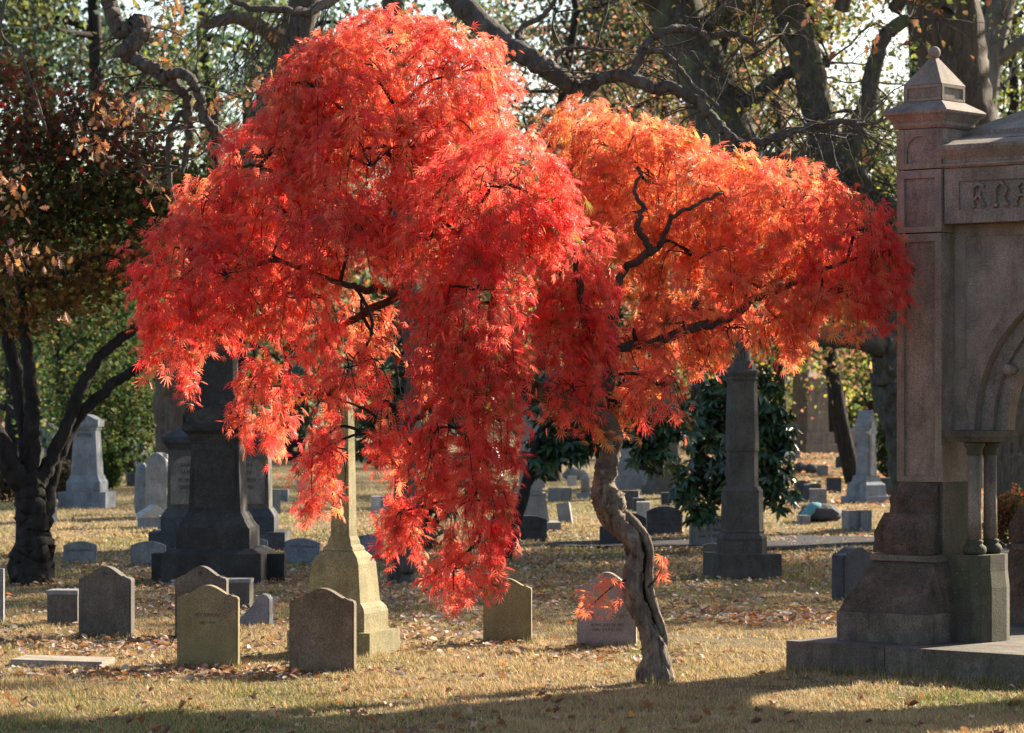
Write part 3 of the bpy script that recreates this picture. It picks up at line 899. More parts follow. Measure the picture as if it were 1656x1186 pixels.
for i in range(4):
    for sx in (-1, 1):
        u = (i + .5) / 4
        o = link('roof_course', box_mesh('roof_course', -.5 * 7.4 * s, .5 * 7.4 * s, -13.3 * s, 13.3 * s, -.01, .014, .004), M['blue'], t)
        o.location = (sx * 12 * s * (1 - u) + sx * .008, 0, Z(692) + (Z(666) - Z(692)) * u + .008); o.rotation_euler = (0, sx * math.atan2(26, 12), 0)
ring = [(7.5 * s * math.cos(a), 7.5 * s * math.sin(a)) for a in np.linspace(0, 2 * PI, 24, endpoint=False)]
bm = bmesh.new(); inner = [(a * .68, b * .68) for a, b in ring]
for yy in (0,):
    fo = [bm.verts.new((a, -.02, b)) for a, b in ring]; fi = [bm.verts.new((a, -.02, b)) for a, b in inner]
    bo = [bm.verts.new((a, .02, b)) for a, b in ring]; bi = [bm.verts.new((a, .02, b)) for a, b in inner]
    for i in range(24):
        j = (i + 1) % 24
        bm.faces.new((fo[i], fo[j], fi[j], fi[i])); bm.faces.new((fo[i], bo[i], bo[j], fo[j])); bm.faces.new((fi[i], fi[j], bi[j], bi[i]))
o = link('cross_ring', bm_mesh('cross_ring', bm), M['pale'], t); o.location = (0, -13.4 * s, Z(700))
o = link('cross_arm', box_mesh('cross_arm', -10 * s, 10 * s, -.016, .03, -2.2 * s, 2.2 * s, .004), M['pale'], t); o.location = (0, -13.4 * s, Z(700))
o = link('cross_post', prism_mesh('cross_post', [(-4.4 * s, Z(770)), (4.4 * s, Z(770)), (2.4 * s, Z(684)), (-2.4 * s, Z(684))], -.025, .03, .004), M['pale'], t); o.location = (0, -13.4 * s, 0)
# rocks and tarp
rock('granite_boulder', 'rounded boulder on the far sunny slope, left of two', 1296, 766, 28, 24, 19, 'slate', 1.2, flat=True)
rock('granite_boulder', 'rounded boulder on the far sunny slope, right of two', 1313, 766, 22, 20, 17, 'slate', 4.4, flat=True)
rock('earth_mound', 'dark rocky mound partly under a teal tarpaulin', 1330, 846, 72, 60, 34, 'slate', 9.3, flat=True)
d = depth(846); s = d / F
bm = bmesh.new(); g = {}
for i in range(15):
    for j in range(11):
        u, v = i / 14 * 2 - 1, j / 10 * 2 - 1
        z = 32 * s * max(.12, 1 - .55 * u * u - .35 * v * v) + .02 * mnoise.noise(Vector((u * 3, v * 3, 2))) - (.5 * s * 8 if abs(v) > .9 else 0)
        g[i, j] = bm.verts.new((u * 27 * s, v * 17 * s + .05 * u, z + .01))
for i in range(14):
    for j in range(10): bm.faces.new((g[i, j], g[i + 1, j], g[i + 1, j + 1], g[i, j + 1]))
bmesh.ops.solidify(bm, geom=bm.faces[:], thickness=.008)
o = link('tarpaulin', bm_mesh('tarpaulin', bm, 0, True), M['tarp']); o.location = ((1322 - 828) * s, d + .16, .0); o.rotation_euler = (0, math.radians(-9), .2)
tag(o, 'crumpled teal tarpaulin spread over the rocky mound', 'tarpaulin')
headstone(1292, 1309, 834, 848, 'flat', .15, 'grey', 'low grey block in front of the teal tarpaulin', .3, G3, name='grave_marker', cat='grave marker')

# ------------------------------------------------------------------ stone gateway (open canopy on four pillars)
TH = math.radians(40)
tp = thing('stone_gateway', 'rose brown granite canopy tomb with arches, corner pillars and carved letters', 'canopy tomb', (2.541, 18.60, 0), -TH)
SPAN, DEEP = 2.24, 1.57
# platform courses
for (a, b) in ((-.51, .178), (.184, 1.30), (1.306, 2.75)):
    link('platform_block', box_mesh('platform_block', a, b, -.82, DEEP + .82, -.06, .186, .008), M['plinth'], tp)


def rough_mesh(name, bm, amp=.012, cuts=6, keep=None, seed=0.0):
    bmesh.ops.subdivide_edges(bm, edges=bm.edges[:], cuts=cuts, use_grid_fill=True)
    bmesh.ops.triangulate(bm, faces=bm.faces[:])
    bm.normal_update()
    for v in bm.verts:
        n = mnoise.noise(v.co * 9 + Vector((seed, seed, 0))) + .6 * mnoise.noise(v.co * 22 + Vector((seed, 3, 1)))
        v.co += v.normal * n * amp * (keep(v.co) if keep else 1)
    return bm_mesh(name, bm)


def frustum(bm, q0, z0, q1, z1):
    a = [bm.verts.new((x, y, z0)) for x, y in q0]; b = [bm.verts.new((x, y, z1)) for x, y in q1]
    n = len(a)
    bm.faces.new(a[::-1]); bm.faces.new(b)
    for i in range(n): bm.faces.new((a[i], a[(i + 1) % n], b[(i + 1) % n], b[i]))


def pillar(px_, py_, fx, fy, lettered):
    """corner pillar: fx, fy flip the outward directions"""
    h = .156
    def put(name, me, mat, par=None):
        o = link(name, me, M[mat], par or tp)
        if par is None:
            o.location = (px_, py_, 0); o.scale = (fx, fy, 1)
        return o
    # battered base
    bm = bmesh.new()
    q0 = [(-.40, -.30), (-.30, -.60), (.30, -.60), (.30, .30), (-.40, .30)]
    frustum(bm, q0, .187, q0, .36)
    base = put('base_block', rough_mesh('base_block', bm, .004, 5, seed=px_), 'plinth')
    bm = bmesh.new()
    q1 = [(-.27, -.20), (-.20, -.36), (.24, -.36), (.24, .24), (-.27, .24)]
    q0b = [(x * .985, y * .985) for x, y in q0]
    frustum(bm, q0b, .361, q1, .655)
    put('battered_base', rough_mesh('battered_base', bm, .014, 9, lambda c: .35 + .65 * min(1, abs(c.z - .51) < .11), seed=px_ + 2), 'temple_rock')
    bm = bmesh.new()
    qs = [(x * 1.06, y * 1.05) for x, y in q1]
    frustum(bm, qs, .656, qs, .690)
    put('base_band', bm_mesh('base_band', bm, .008), 'plinth')
    # core
    put('core', box_mesh('core', -h, h, -h, h, .692, 1.118, .005), 'temple_moss')
    # stepped buttresses front and left
    for ang in (0, 1):
        prof = [(-h + .004, .692), (-.345, .692), (-.345, .82), (-.27, .93), (-.235, .935), (-.235, 1.02), (-.165, 1.118), (-h + .004, 1.118)]
        bm = bmesh.new()
        a = [bm.verts.new((-.135, y, z)) for y, z in prof]; b = [bm.verts.new((.135, y, z)) for y, z in prof]
        n = len(a); bm.faces.new(a); bm.faces.new(b[::-1])
        for i in range(n): bm.faces.new((a[i], b[i], b[(i + 1) % n], a[(i + 1) % n]))
        bmesh.ops.recalc_face_normals(bm, faces=bm.faces)
        bmesh.ops.triangulate(bm, faces=bm.faces[:])
        me = rough_mesh('buttress', bm, .010, 4, seed=ang * 3. + px_)
        o = put('buttress', me, 'temple_rock')
        if ang: o.rotation_euler = (0, 0, -PI / 2 * fx * fy)
    # shaft in three lifts with sunk panels
    def lift(name, z0, z1, par_mat, niche=False):
        o = put(name, box_mesh(name, -h + .004, h - .004, -h + .004, h - .004, z0, z1, .003), par_mat)
        zz0, zz1 = z0 + .035, z1 - .05
        # raised frame round a sunk panel, on the two outward faces
        for rot in (0, -PI / 2):
            fr = bmesh.new()
            y0, y1 = -h - .012, -h + .003
            e = h - .002
            add_box(fr, -e, -.108, y0, y1, z0 + .002, z1 - .002)
            add_box(fr, .108, e, y0, y1, z0 + .002, z1 - .002)
            add_box(fr, -.1079, .1079, y0, y1, z0 + .002, zz0)
            if niche:
                # pointed arch head
                top = zz1 + .02; spring = z0 + .11; n = 8
                L = [(-.092, zz0)] + [(-.092 + .092 * (1 - math.cos(u * PI / 2)) , spring + (top - .015 - spring) * math.sin(u * PI / 2)) for u in np.linspace(0, 1, n)]
                for i in range(len(L) - 1):
                    (xa, za), (xb, zb) = L[i], L[i + 1]
                    for sg in (1, -1):
                        vs = [fr.verts.new((sg * x, y0 + .004, z)) for x, z in ((xa, za), (xb, zb), (xb if xb < -1e-4 else 0, z1 - .003), (xa, z1 - .003))]
                        vs2 = [fr.verts.new((sg * x, y1, z)) for x, z in ((xa, za), (xb, zb), (xb if xb < -1e-4 else 0, z1 - .003), (xa, z1 - .003))]
                        fr.faces.new(vs); fr.faces.new(vs2[::-1])
                        for k2 in range(4): fr.faces.new((vs[k2], vs2[k2], vs2[(k2 + 1) % 4], vs[(k2 + 1) % 4]))
                add_box(fr, -.1079, -.0921, y0 + .004, y1, zz0 + .001, z1 - .003)
                add_box(fr, .0921, .1079, y0 + .004, y1, zz0 + .001, z1 - .003)
            else:
                add_box(fr, -.1079, .1079, y0, y1, zz1, z1 - .002)
            p_ = link('sunk_panel_frame', bm_mesh('sunk_panel_frame', fr), M[par_mat], o)
            p_.rotation_euler = (0, 0, rot)
        return o
    lift('shaft', 1.120, 2.606, 'temple')
    lift('upper_shaft', 2.610, 2.986, 'temple')
    lift('niche_block', 2.990, 3.232, 'temple', True)
    cap = put('cap_moulding', stack_mesh('cap_moulding', [(h + .006, h + .006, 3.234), (h + .02, h + .02, 3.25), (h + .022, h + .022, 3.27), (h + .05, h + .05, 3.305), (h + .066, h + .066, 3.318), (h + .07, h + .07, 3.332), (h + .06, h + .06, 3.345), (h - .015, h - .015, 3.392), (h - .02, h - .02, 3.396)], .003), 'temple')
    pb = put('pinnacle_block', stack_mesh('pinnacle_block', [(.128, .128, 3.397), (.128, .128, 3.497)], .003), 'temple')
    for rot in range(4):
        fr = bmesh.new()
        for (a, b, c, d_) in ((-.128, .128, 3.40, 3.415), (-.128, .128, 3.478, 3.496), (-.128, -.105, 3.4151, 3.4779), (.105, .128, 3.4151, 3.4779)):
            add_box(fr, a, b, -.136, -.127, c, d_)
        link('sunk_panel_frame', bm_mesh('sunk_panel_frame', fr), M['temple'], pb).rotation_euler = (0, 0, rot * PI / 2)
    put('pyramid', stack_mesh('pyramid', [(.136, .136, 3.498), (.132, .132, 3.504), (.018, .018, 3.668)], .003), 'temple')
    put('ball_finial', lathe_mesh('ball_finial', [(.012, 3.664)] + [(.038 * math.sin(a), 3.70 - .038 * math.cos(a)) for a in np.linspace(.4, PI - .05, 10)], 16), 'temple')


pillar(0, 0, 1, 1, True)
pillar(SPAN, 0, -1, 1, False)
pillar(0, DEEP, 1, -1, False)
pillar(SPAN, DEEP, -1, -1, False)


def arch_wall(L, y_front, front, loc, rz, nm):
    """arched wall of length L between pillar faces (x from .152 to L-.152), front plane y_front"""
    c = L / 2; R = c - .30; zs = 1.432; ztop = 2.655
    def strip(r_out_fn, r_in, y0, y1, name, mat):
        bm = bmesh.new(); N = 40
        A = []
        for i in range(N + 1):
            a = PI - PI * i / N
            pi_ = (c + r_in * math.cos(a), zs + r_in * 1.06 * math.sin(a)); po = r_out_fn(a)
            A.append([bm.verts.new((x, y, z)) for y in (y0, y1) for x, z in (pi_, po)])
        for i in range(N):
            p, q = A[i], A[i + 1]
            for f in ((p[0], q[0], q[1], p[1]), (p[2], p[3], q[3], q[2]), (p[0], p[2], q[2], q[0]), (p[1], q[1], q[3], p[3])):
                bm.faces.new(f)
        bm.faces.new((A[0][0], A[0][1], A[0][3], A[0][2])); bm.faces.new((A[-1][0], A[-1][2], A[-1][3], A[-1][1]))
        o = link(name, bm_mesh(name, bm), M[mat], tp); o.location = loc; o.rotation_euler = (0, 0, rz)
        return o
    def rect(a):
        # project onto the rectangle x .152..L-.152, z zs..ztop
        ca, sa = math.cos(a), math.sin(a)
        tx = (c - .152) / abs(ca) if abs(ca) > 1e-6 else 1e9
        tz = (ztop - zs) / sa if sa > 1e-6 else 1e9
        tt = min(tx, tz); return (c + tt * ca, zs + tt * sa)
    strip(rect, R, y_front, y_front + .2, 'spandrel_wall', 'temple')
    strip(lambda a: (c + (R - .002) * math.cos(a), zs + (R - .002) * 1.06 * math.sin(a)), R - .085, y_front + .055, y_front + .19, 'arch_ring', 'temple')
    strip(lambda a: (c + (R - .0865) * math.cos(a), zs + (R - .0865) * 1.06 * math.sin(a)), R - .165, y_front + .09, y_front + .18, 'inner_arch_ring', 'temple')
    # moulded archivolt standing proud of the spandrel
    strip(lambda a: (c + (R + .075) * math.cos(a), zs + (R + .075) * 1.06 * math.sin(a)) if .1 < a < 3.04 else (c + (R + .04) * math.cos(a), zs + (R + .04) * 1.06 * math.sin(a)), R + .002, y_front - .012, y_front + .003, 'archivolt', 'temple')
    for sg in (-1, 1):
        a = PI / 2 + sg * math.radians(61)
        o = link('cusp_knob', lathe_mesh('cusp_knob', [(.03, -.07), (.032, -.06), (.032, .1)], 14), M['temple'], tp)
        m = Matrix.Translation(loc) @ Matrix.Rotation(rz, 4, 'Z') @ Matrix.Translation((c + (R - .12) * math.cos(a), y_front + .07, zs + (R - .12) * 1.06 * math.sin(a))) @ Matrix.Rotation(-PI / 2, 4, 'X')
        o.matrix_basis = m
    # entablature, panel, cornice
    def part(name, me, mat='temple'):
        o = link(name, me, M[mat], tp); o.location = loc; o.rotation_euler = (0, 0, rz); return o
    part('frieze', box_mesh('frieze', .161, L - .161, y_front - .115, y_front + .1, 2.657, 2.985, .004))
    fr = bmesh.new(); y0, y1 = y_front - .127, y_front - .113
    x0, x1 = .162, L - .162
    for (a, b, zl, zh) in ((x0, x1, 2.658, 2.735), (x0, x1, 2.905, 2.984), (x0, x0 + .10, 2.7351, 2.9049), (x1 - .10, x1, 2.7351, 2.9049)):
        add_box(fr, a, b, y0, y1, zl, zh)
    part('frieze_panel_frame', bm_mesh('frieze_panel_frame', fr))
    prof = [(y_front - .10, 2.987), (y_front - .135, 2.987), (y_front - .15, 3.0), (y_front - .15, 3.012), (y_front - .135, 3.02), (y_front - .138, 3.035), (y_front - .165, 3.075), (y_front - .178, 3.10), (y_front - .178, 3.118), (y_front - .17, 3.122), (y_front - .02, 3.16), (y_front - .02, 2.987)]
    bm = bmesh.new()
    a = [bm.verts.new((.158, y, z)) for y, z in prof]; b = [bm.verts.new((L - .158, y, z)) for y, z in prof]
    n = len(a); bm.faces.new(a); bm.faces.new(b[::-1])
    for i in range(n): bm.faces.new((a[i], b[i], b[(i + 1) % n], a[(i + 1) % n]))
    part('cornice', bm_mesh('cornice', bm))
    # spandrel panel frame lines
    fr = bmesh.new()
    add_box(fr, .155, .235, y_front - .006, y_front + .004, 1.80, 2.655)
    add_box(fr, L - .235, L - .155, y_front - .006, y_front + .004, 1.80, 2.655)
    add_box(fr, .2351, L - .2351, y_front - .006, y_front + .004, 2.585, 2.655)
    part('spandrel_frame', bm_mesh('spandrel_frame', fr))


yf = -.02
arch_wall(SPAN, yf, True, Vector((0, 0, 0)), 0, 'front')
arch_wall(SPAN, yf, False, Vector((SPAN, DEEP, 0)), PI, 'back')
arch_wall(DEEP, yf, False, Vector((0, DEEP, 0)), -PI / 2, 'left')
arch_wall(DEEP, yf, False, Vector((SPAN, 0, 0)), PI / 2, 'right')

# twin columns, pier blocks, imposts on the front and back jambs
for (bx, sg) in ((0, 1), (SPAN, -1)):
    for (by, sy) in ((0, 1), (DEEP, -1)):
        xs = bx + sg * .37
        pr = [(-.19, -.245), (.035, -.245), (.085, -.21), (.105, -.14), (.105, .02), (.085, .09), (.035, .125), (-.19, .125)]
        bm = bmesh.new()
        lo = [(xs + sg * x * (1.12 if x > 0 else 1), by + sy * (y * 1.04)) for x, y in pr]; mid = [(xs + sg * x * 1.0, by + sy * y) for x, y in pr]
        if sg * sy < 0: lo = lo[::-1]; mid = mid[::-1]
        frustum(bm, lo, .187, lo, .50)
        frustum(bm, lo, .501, mid, .60); frustum(bm, mid, .601, mid, .698)
        link('column_pier', bm_mesh('column_pier', bm, .004), M['temple_moss'], tp)
        for cy in (-.146, .03):
            c_ = link('column', lathe_mesh('column', [(.042, .785), (.040, 1.0), (.039, 1.285)], 20), M['temple'], tp)
            c_.location = (xs, by + sy * cy, 0)
            link('column_base', lathe_mesh('column_base', [(.058, .699), (.068, .712), (.071, .728), (.066, .745), (.05, .757), (.047, .765), (.052, .772), (.05, .782), (.042, .787)], 20), M['temple_moss'], c_)
            link('column_capital', lathe_mesh('column_capital', [(.041, 1.284), (.047, 1.29), (.046, 1.30), (.043, 1.305), (.05, 1.325), (.062, 1.345), (.064, 1.356), (.058, 1.362)], 20), M['temple_moss'], c_)
        y0, y1 = by + sy * -.235, by + sy * .12
        link('impost', stack_mesh('impost', [(.125, .165, 1.363), (.135, .175, 1.385), (.14, .182, 1.395), (.14, .182, 1.43)], .003, cx=bx + sg * .365, cy=by + sy * -.056), M['temple_moss'], tp)

# roof
link('roof_base', stack_mesh('roof_base', [(SPAN / 2 + .02, DEEP / 2 + .02, 3.165), (SPAN / 2 - .1, DEEP / 2 - .1, 3.20), (SPAN / 2 - .1, DEEP / 2 - .1, 3.225)], .004, cx=SPAN / 2, cy=DEEP / 2), M['temple'], tp)
link('hip_roof', stack_mesh('hip_roof', [(SPAN / 2 - .12, DEEP / 2 - .12, 3.226), (SPAN / 2 - .62, .24, 3.46)], .004, cx=SPAN / 2, cy=DEEP / 2), M['temple'], tp)
link('roof_ridge', stack_mesh('roof_ridge', [(SPAN / 2 - .57, .29, 3.461), (SPAN / 2 - .57, .29, 3.49), (SPAN / 2 - .9, .06, 3.62)], .004, cx=SPAN / 2, cy=DEEP / 2), M['temple'], tp)
# back wall leaf of carved letters on the frieze, raised strokes
def strokes(name, segs, w, x0, z0, hgt):
    bm = bmesh.new()
    for i, ((xa, za), (xb, zb)) in enumerate(segs):
        a = np.array([xa, za]) * hgt; b = np.array([xb, zb]) * hgt
        dr = (b - a) / np.linalg.norm(b - a); nn = np.array([-dr[1], dr[0]]) * w / 2
        a = a - dr * w * .3; b = b + dr * w * .3
        pts = [a + nn, b + nn, b - nn, a - nn]
        yy = -.022 - .0006 * i
        f = [bm.verts.new((p[0], yy, p[1])) for p in pts]; g_ = [bm.verts.new((p[0], .003, p[1])) for p in pts]
        bm.faces.new(f); bm.faces.new(g_[::-1])
        for k in range(4): bm.faces.new((f[k], g_[k], g_[(k + 1) % 4], f[(k + 1) % 4]))
    o = link(name, bm_mesh(name, bm), M['temple'], tp)
    o.location = (x0, yf - .115, z0)


Hh = .13
strokes('carved_letter', [((0, 0), (.02, .85)), ((.02, .85), (.28, 1.02)), ((.28, 1.02), (.55, .88)), ((.10, .30), (.42, .62)), ((.34, .55), (.55, .05)), ((-.06, .0), (.10, 0)), ((.46, .05), (.62, .05))], .016, .36, 2.755, Hh)
strokes('carved_letter', [((0, 0), (.02, .8)), ((.02, .8), (.3, 1.05)), ((.3, 1.05), (.62, .72)), ((.62, .72), (.45, .35)), ((.45, .35), (.6, .04)), ((-.06, 0), (.12, 0)), ((.5, .03), (.68, .03))], .017, .51, 2.755, Hh)
strokes('carved_letter', [((0, .02), (.25, .5)), ((.25, .5), (.12, .8)), ((.12, .8), (.4, 1.04)), ((.4, 1.04), (.62, .85)), ((.55, .9), (.55, .02)), ((.15, .4), (.55, .42)), ((-.06, 0), (.12, 0)), ((.46, 0), (.64, 0))], .016, .645, 2.755, Hh)

# ------------------------------------------------------------------ leaf shapes
def lace_leaf():
    V = []; T = []
    for ang, L in ((0, 1.0), (24, .97), (-24, .97), (50, .85), (-50, .85), (84, .55), (-84, .55)):
        a = math.radians(ang); dx, dy = math.sin(a), math.cos(a); nx, ny = dy, -dx
        n = len(V); w = .040
        V += [(0, 0, 0), (dx * L * .45 + nx * w, dy * L * .45 + ny * w, -.05 * L), (dx * L, dy * L, -.28 * L * L), (dx * L * .45 - nx * w, dy * L * .45 - ny * w, -.05 * L)]
        T += [(n, n + 1, n + 2), (n, n + 2, n + 3)]
    return np.array(V), np.array(T)


def diamond_leaf(w=.32, fold=.12):
    V = np.array([(0, 0, 0), (w, .45, fold), (0, 1, -.08), (-w, .45, fold)], float)
    return V, np.array([(0, 1, 2), (0, 2, 3)])


def oval_leaf(w=.17):
    V = np.array([(0, 0, 0), (w * .8, .25, .05), (w, .55, .06), (0, 1, -.1), (-w, .55, .06), (-w * .8, .25, .05), (0, .5, -.02)], float)
    return V, np.array([(0, 1, 6), (1, 2, 6), (2, 3, 6), (3, 4, 6), (4, 5, 6), (5, 0, 6)])


def star_leaf():
    V = [(0, .35, 0)]; R = [(180, .35), (140, .33), (115, .6), (85, .3), (62, .78), (35, .36), (0, 1.0 - .35), (-35, .36), (-62, .78), (-85, .3), (-115, .6), (-140, .33)]
    for a, r in R:
        a = math.radians(a); V.append((r * math.sin(a) * .85, .35 + r * math.cos(a), .16 * r * math.sin(a * 1.5 + .4)))
    n = len(R)
    return np.array(V), np.array([(0, 1 + i, 1 + (i + 1) % n) for i in range(n)])


def oak_leaf():
    pts = [(.05, 0), (.06, .12), (.22, .2), (.1, .3), (.33, .42), (.12, .5), (.36, .68), (.13, .72), (.2, .88), (0, 1)]
    V = [(0, y, .0) for _, y in pts]; n = len(pts)
    V += [(x, y, .3 * x) for x, y in pts] + [(-x, y, .3 * x) for x, y in pts]
    T = []
    for i in range(n - 1):
        T += [(i, n + i, n + i + 1), (i, n + i + 1, i + 1), (i, i + 1, 2 * n + i + 1), (i, 2 * n + i + 1, 2 * n + i)]
    return np.array(V, float), np.array(T)


LACE, DIAM, OVAL, STAR, OAK = lace_leaf(), diamond_leaf(), oval_leaf(), star_leaf(), oak_leaf()


# ------------------------------------------------------------------ the red laceleaf maple
def pxpath(rows, n=6, dz=0):
    """rows of (px, py, depth, radius in px): smooth world path + radii in metres"""
    r = np.array(rows, float)
    q = smooth_path(r, n)
    W = np.array([P(a, b, c) for a, b, c, _ in q]); return W, q[:, 3] * q[:, 2] / F


def build_maple():
    D = depth(1106)
    base = np.array([P(1058, 1106, D)[0], D, 0.0])
    t = thing('laceleaf_maple', 'brilliant red weeping laceleaf maple with a twisted trunk', 'tree', base)
    # trunk
    tr = Tubes()
    TC = [(1060, 1125, 72), (1059, 1108, 60), (1061, 1075, 47), (1059, 1040, 41), (1051, 1010, 44), (1043, 990, 46), (1033, 962, 49), (1031, 932, 48), (1035, 900, 42), (1030, 876, 44), (1019, 860, 49), (998, 838, 51), (985, 816, 53), (979, 797, 44), (976, 779, 34), (980, 760, 36), (987, 738, 32), (991, 710, 30), (985, 688, 31), (970, 671, 31), (945, 657, 31), (905, 642, 29), (862, 630, 27)]
    fus = lambda y: float(np.clip((1050 - y) / 30, 0, 1) * np.clip((y - 822) / 26, 0, 1))
    W, R = pxpath([(c - .18 * w * fus(y), y, D, w * (.5 - .17 * fus(y))) for c, y, w in TC], 7)
    W[:, 2] = np.maximum(W[:, 2], -.06)
    tr.add(W, R, 20, .2)
    link('trunk', tr.mesh('trunk', base), M['maple_bark'], t)
    for a_ in (.3, 1.5, 2.7, 3.6, 4.5, 5.5):
        rt = Tubes(); L_ = rng.uniform(.08, .13); dv = np.array([math.cos(a_), math.sin(a_), 0])
        rt.add(smooth_path([base + dv * .03 + np.array([0, 0, .13]), base + dv * .085 + np.array([0, 0, .05]), base + dv * L_ * .75 + np.array([0, 0, .008]), base + dv * L_ * 1.2 - np.array([0, 0, .03])], 5), np.linspace(.04, .010, 16), 8, .2)
        link('root', rt.mesh('root', base), M['maple_bark'], t)
    tr = Tubes()
    W, R = pxpath([(c + (.43 if 822 < y < 1050 else .16) * w * .9, y, D + .01, w * (.155 if 822 < y < 1045 else .12)) for c, y, w in TC if 790 < y < 1080], 7)
    tr.add(W, R, 12, .16)
    link('fused_stem', tr.mesh('fused_stem', base), M['maple_bark'], t)
    tr = Tubes()
    W, R = pxpath([(c + .2 * w, y, D + .035, w * .17) for c, y, w in TC if 830 < y < 1045], 7)
    tr.add(W, R, 10, .1)
    link('groove_shade', tr.mesh('groove_shade', base), M['groove_shade'], t)  # filler tube added to paint the groove dark and block light leaks
    # limbs: px, py, depth offset, radius px
    LIMBS = [
        [(862, 630, 0, 14), (820, 606, -.1, 13), (760, 560, -.15, 12), (700, 520, -.1, 11), (655, 480, 0, 10), (640, 440, .05, 8), (632, 395, .05, 7), (630, 320, .1, 6), (640, 262, .1, 5), (650, 235, .1, 3.5), (640, 180, .1, 2)],
        [(655, 482, 0, 9), (620, 468, -.1, 7), (590, 468, -.2, 6), (560, 462, -.25, 5), (500, 440, -.25, 4), (440, 420, -.25, 3.5), (380, 440, -.25, 3), (320, 420, -.2, 2)],
        [(972, 668, 0, 11), (978, 640, .1, 9), (985, 590, .2, 8.5), (990, 530, .25, 8), (1002, 450, .3, 7), (1028, 424, .3, 6.5), (1048, 408, .3, 6.5), (1042, 385, .3, 5.5), (1030, 365, .3, 5), (1038, 335, .3, 4.5), (1028, 312, .3, 3.5), (1036, 270, .35, 2)],
        [(1048, 410, .3, 5), (1066, 400, .28, 4.8), (1078, 370, .25, 4.2), (1090, 350, .25, 3.8), (1130, 330, .25, 3), (1170, 310, .3, 2)],
        [(1000, 560, .2, 8), (1050, 555, .25, 8), (1110, 535, .3, 8), (1160, 522, .35, 7.5), (1200, 500, .4, 7), (1215, 483, .4, 6), (1260, 470, .45, 5), (1320, 440, .5, 4), (1380, 420, .5, 3), (1420, 420, .5, 2)],
        [(800, 596, -.1, 8), (790, 540, -.3, 7), (800, 470, -.4, 6), (815, 430, -.45, 5), (780, 390, -.5, 5), (745, 375, -.55, 4), (790, 310, -.5, 3), (805, 265, -.5, 2)],
        [(640, 262, .1, 4.5), (625, 240, .05, 4), (612, 235, .05, 3.4), (606, 222, .05, 2.4)],
        [(642, 258, .1, 4), (660, 245, .05, 3), (664, 235, .05, 2.6), (648, 230, .05, 2.2)],
        [(760, 560, -.15, 8), (735, 600, -.25, 6), (700, 650, -.3, 5), (660, 690, -.3, 4), (620, 720, -.3, 3)],
        [(760, 560, -.15, 8), (770, 620, -.3, 6), (770, 690, -.35, 5), (765, 770, -.35, 4), (770, 850, -.35, 2.5)],
        [(640, 480, 0, 7), (560, 520, .1, 6), (490, 540, .1, 5), (460, 570, .1, 4), (470, 600, .1, 3), (450, 630, .1, 2)],
        [(640, 440, .05, 6), (560, 360, .1, 5), (480, 300, .1, 4), (420, 270, .1, 3), (380, 270, .1, 2)],
        [(985, 590, .2, 7), (950, 540, -.1, 6), (935, 450, -.2, 5), (930, 400, -.2, 3)],
        [(990, 530, .25, 6), (960, 420, .6, 5), (930, 300, .75, 4), (925, 220, .75, 2.5)],
    ]
    skel = []
    for L in LIMBS:
        tb = Tubes()
        rows = [(a, b, D + c * 1.3, r) for a, b, c, r in L]
        W, R = pxpath(rows, 6)
        W = W + rng.normal(size=W.shape) * .006
        tb.add(W, R, 8, .12)
        link('limb', tb.mesh('limb', base), M['limb_bark'], t)
        skel.append(W)
    skel = np.vstack(skel)
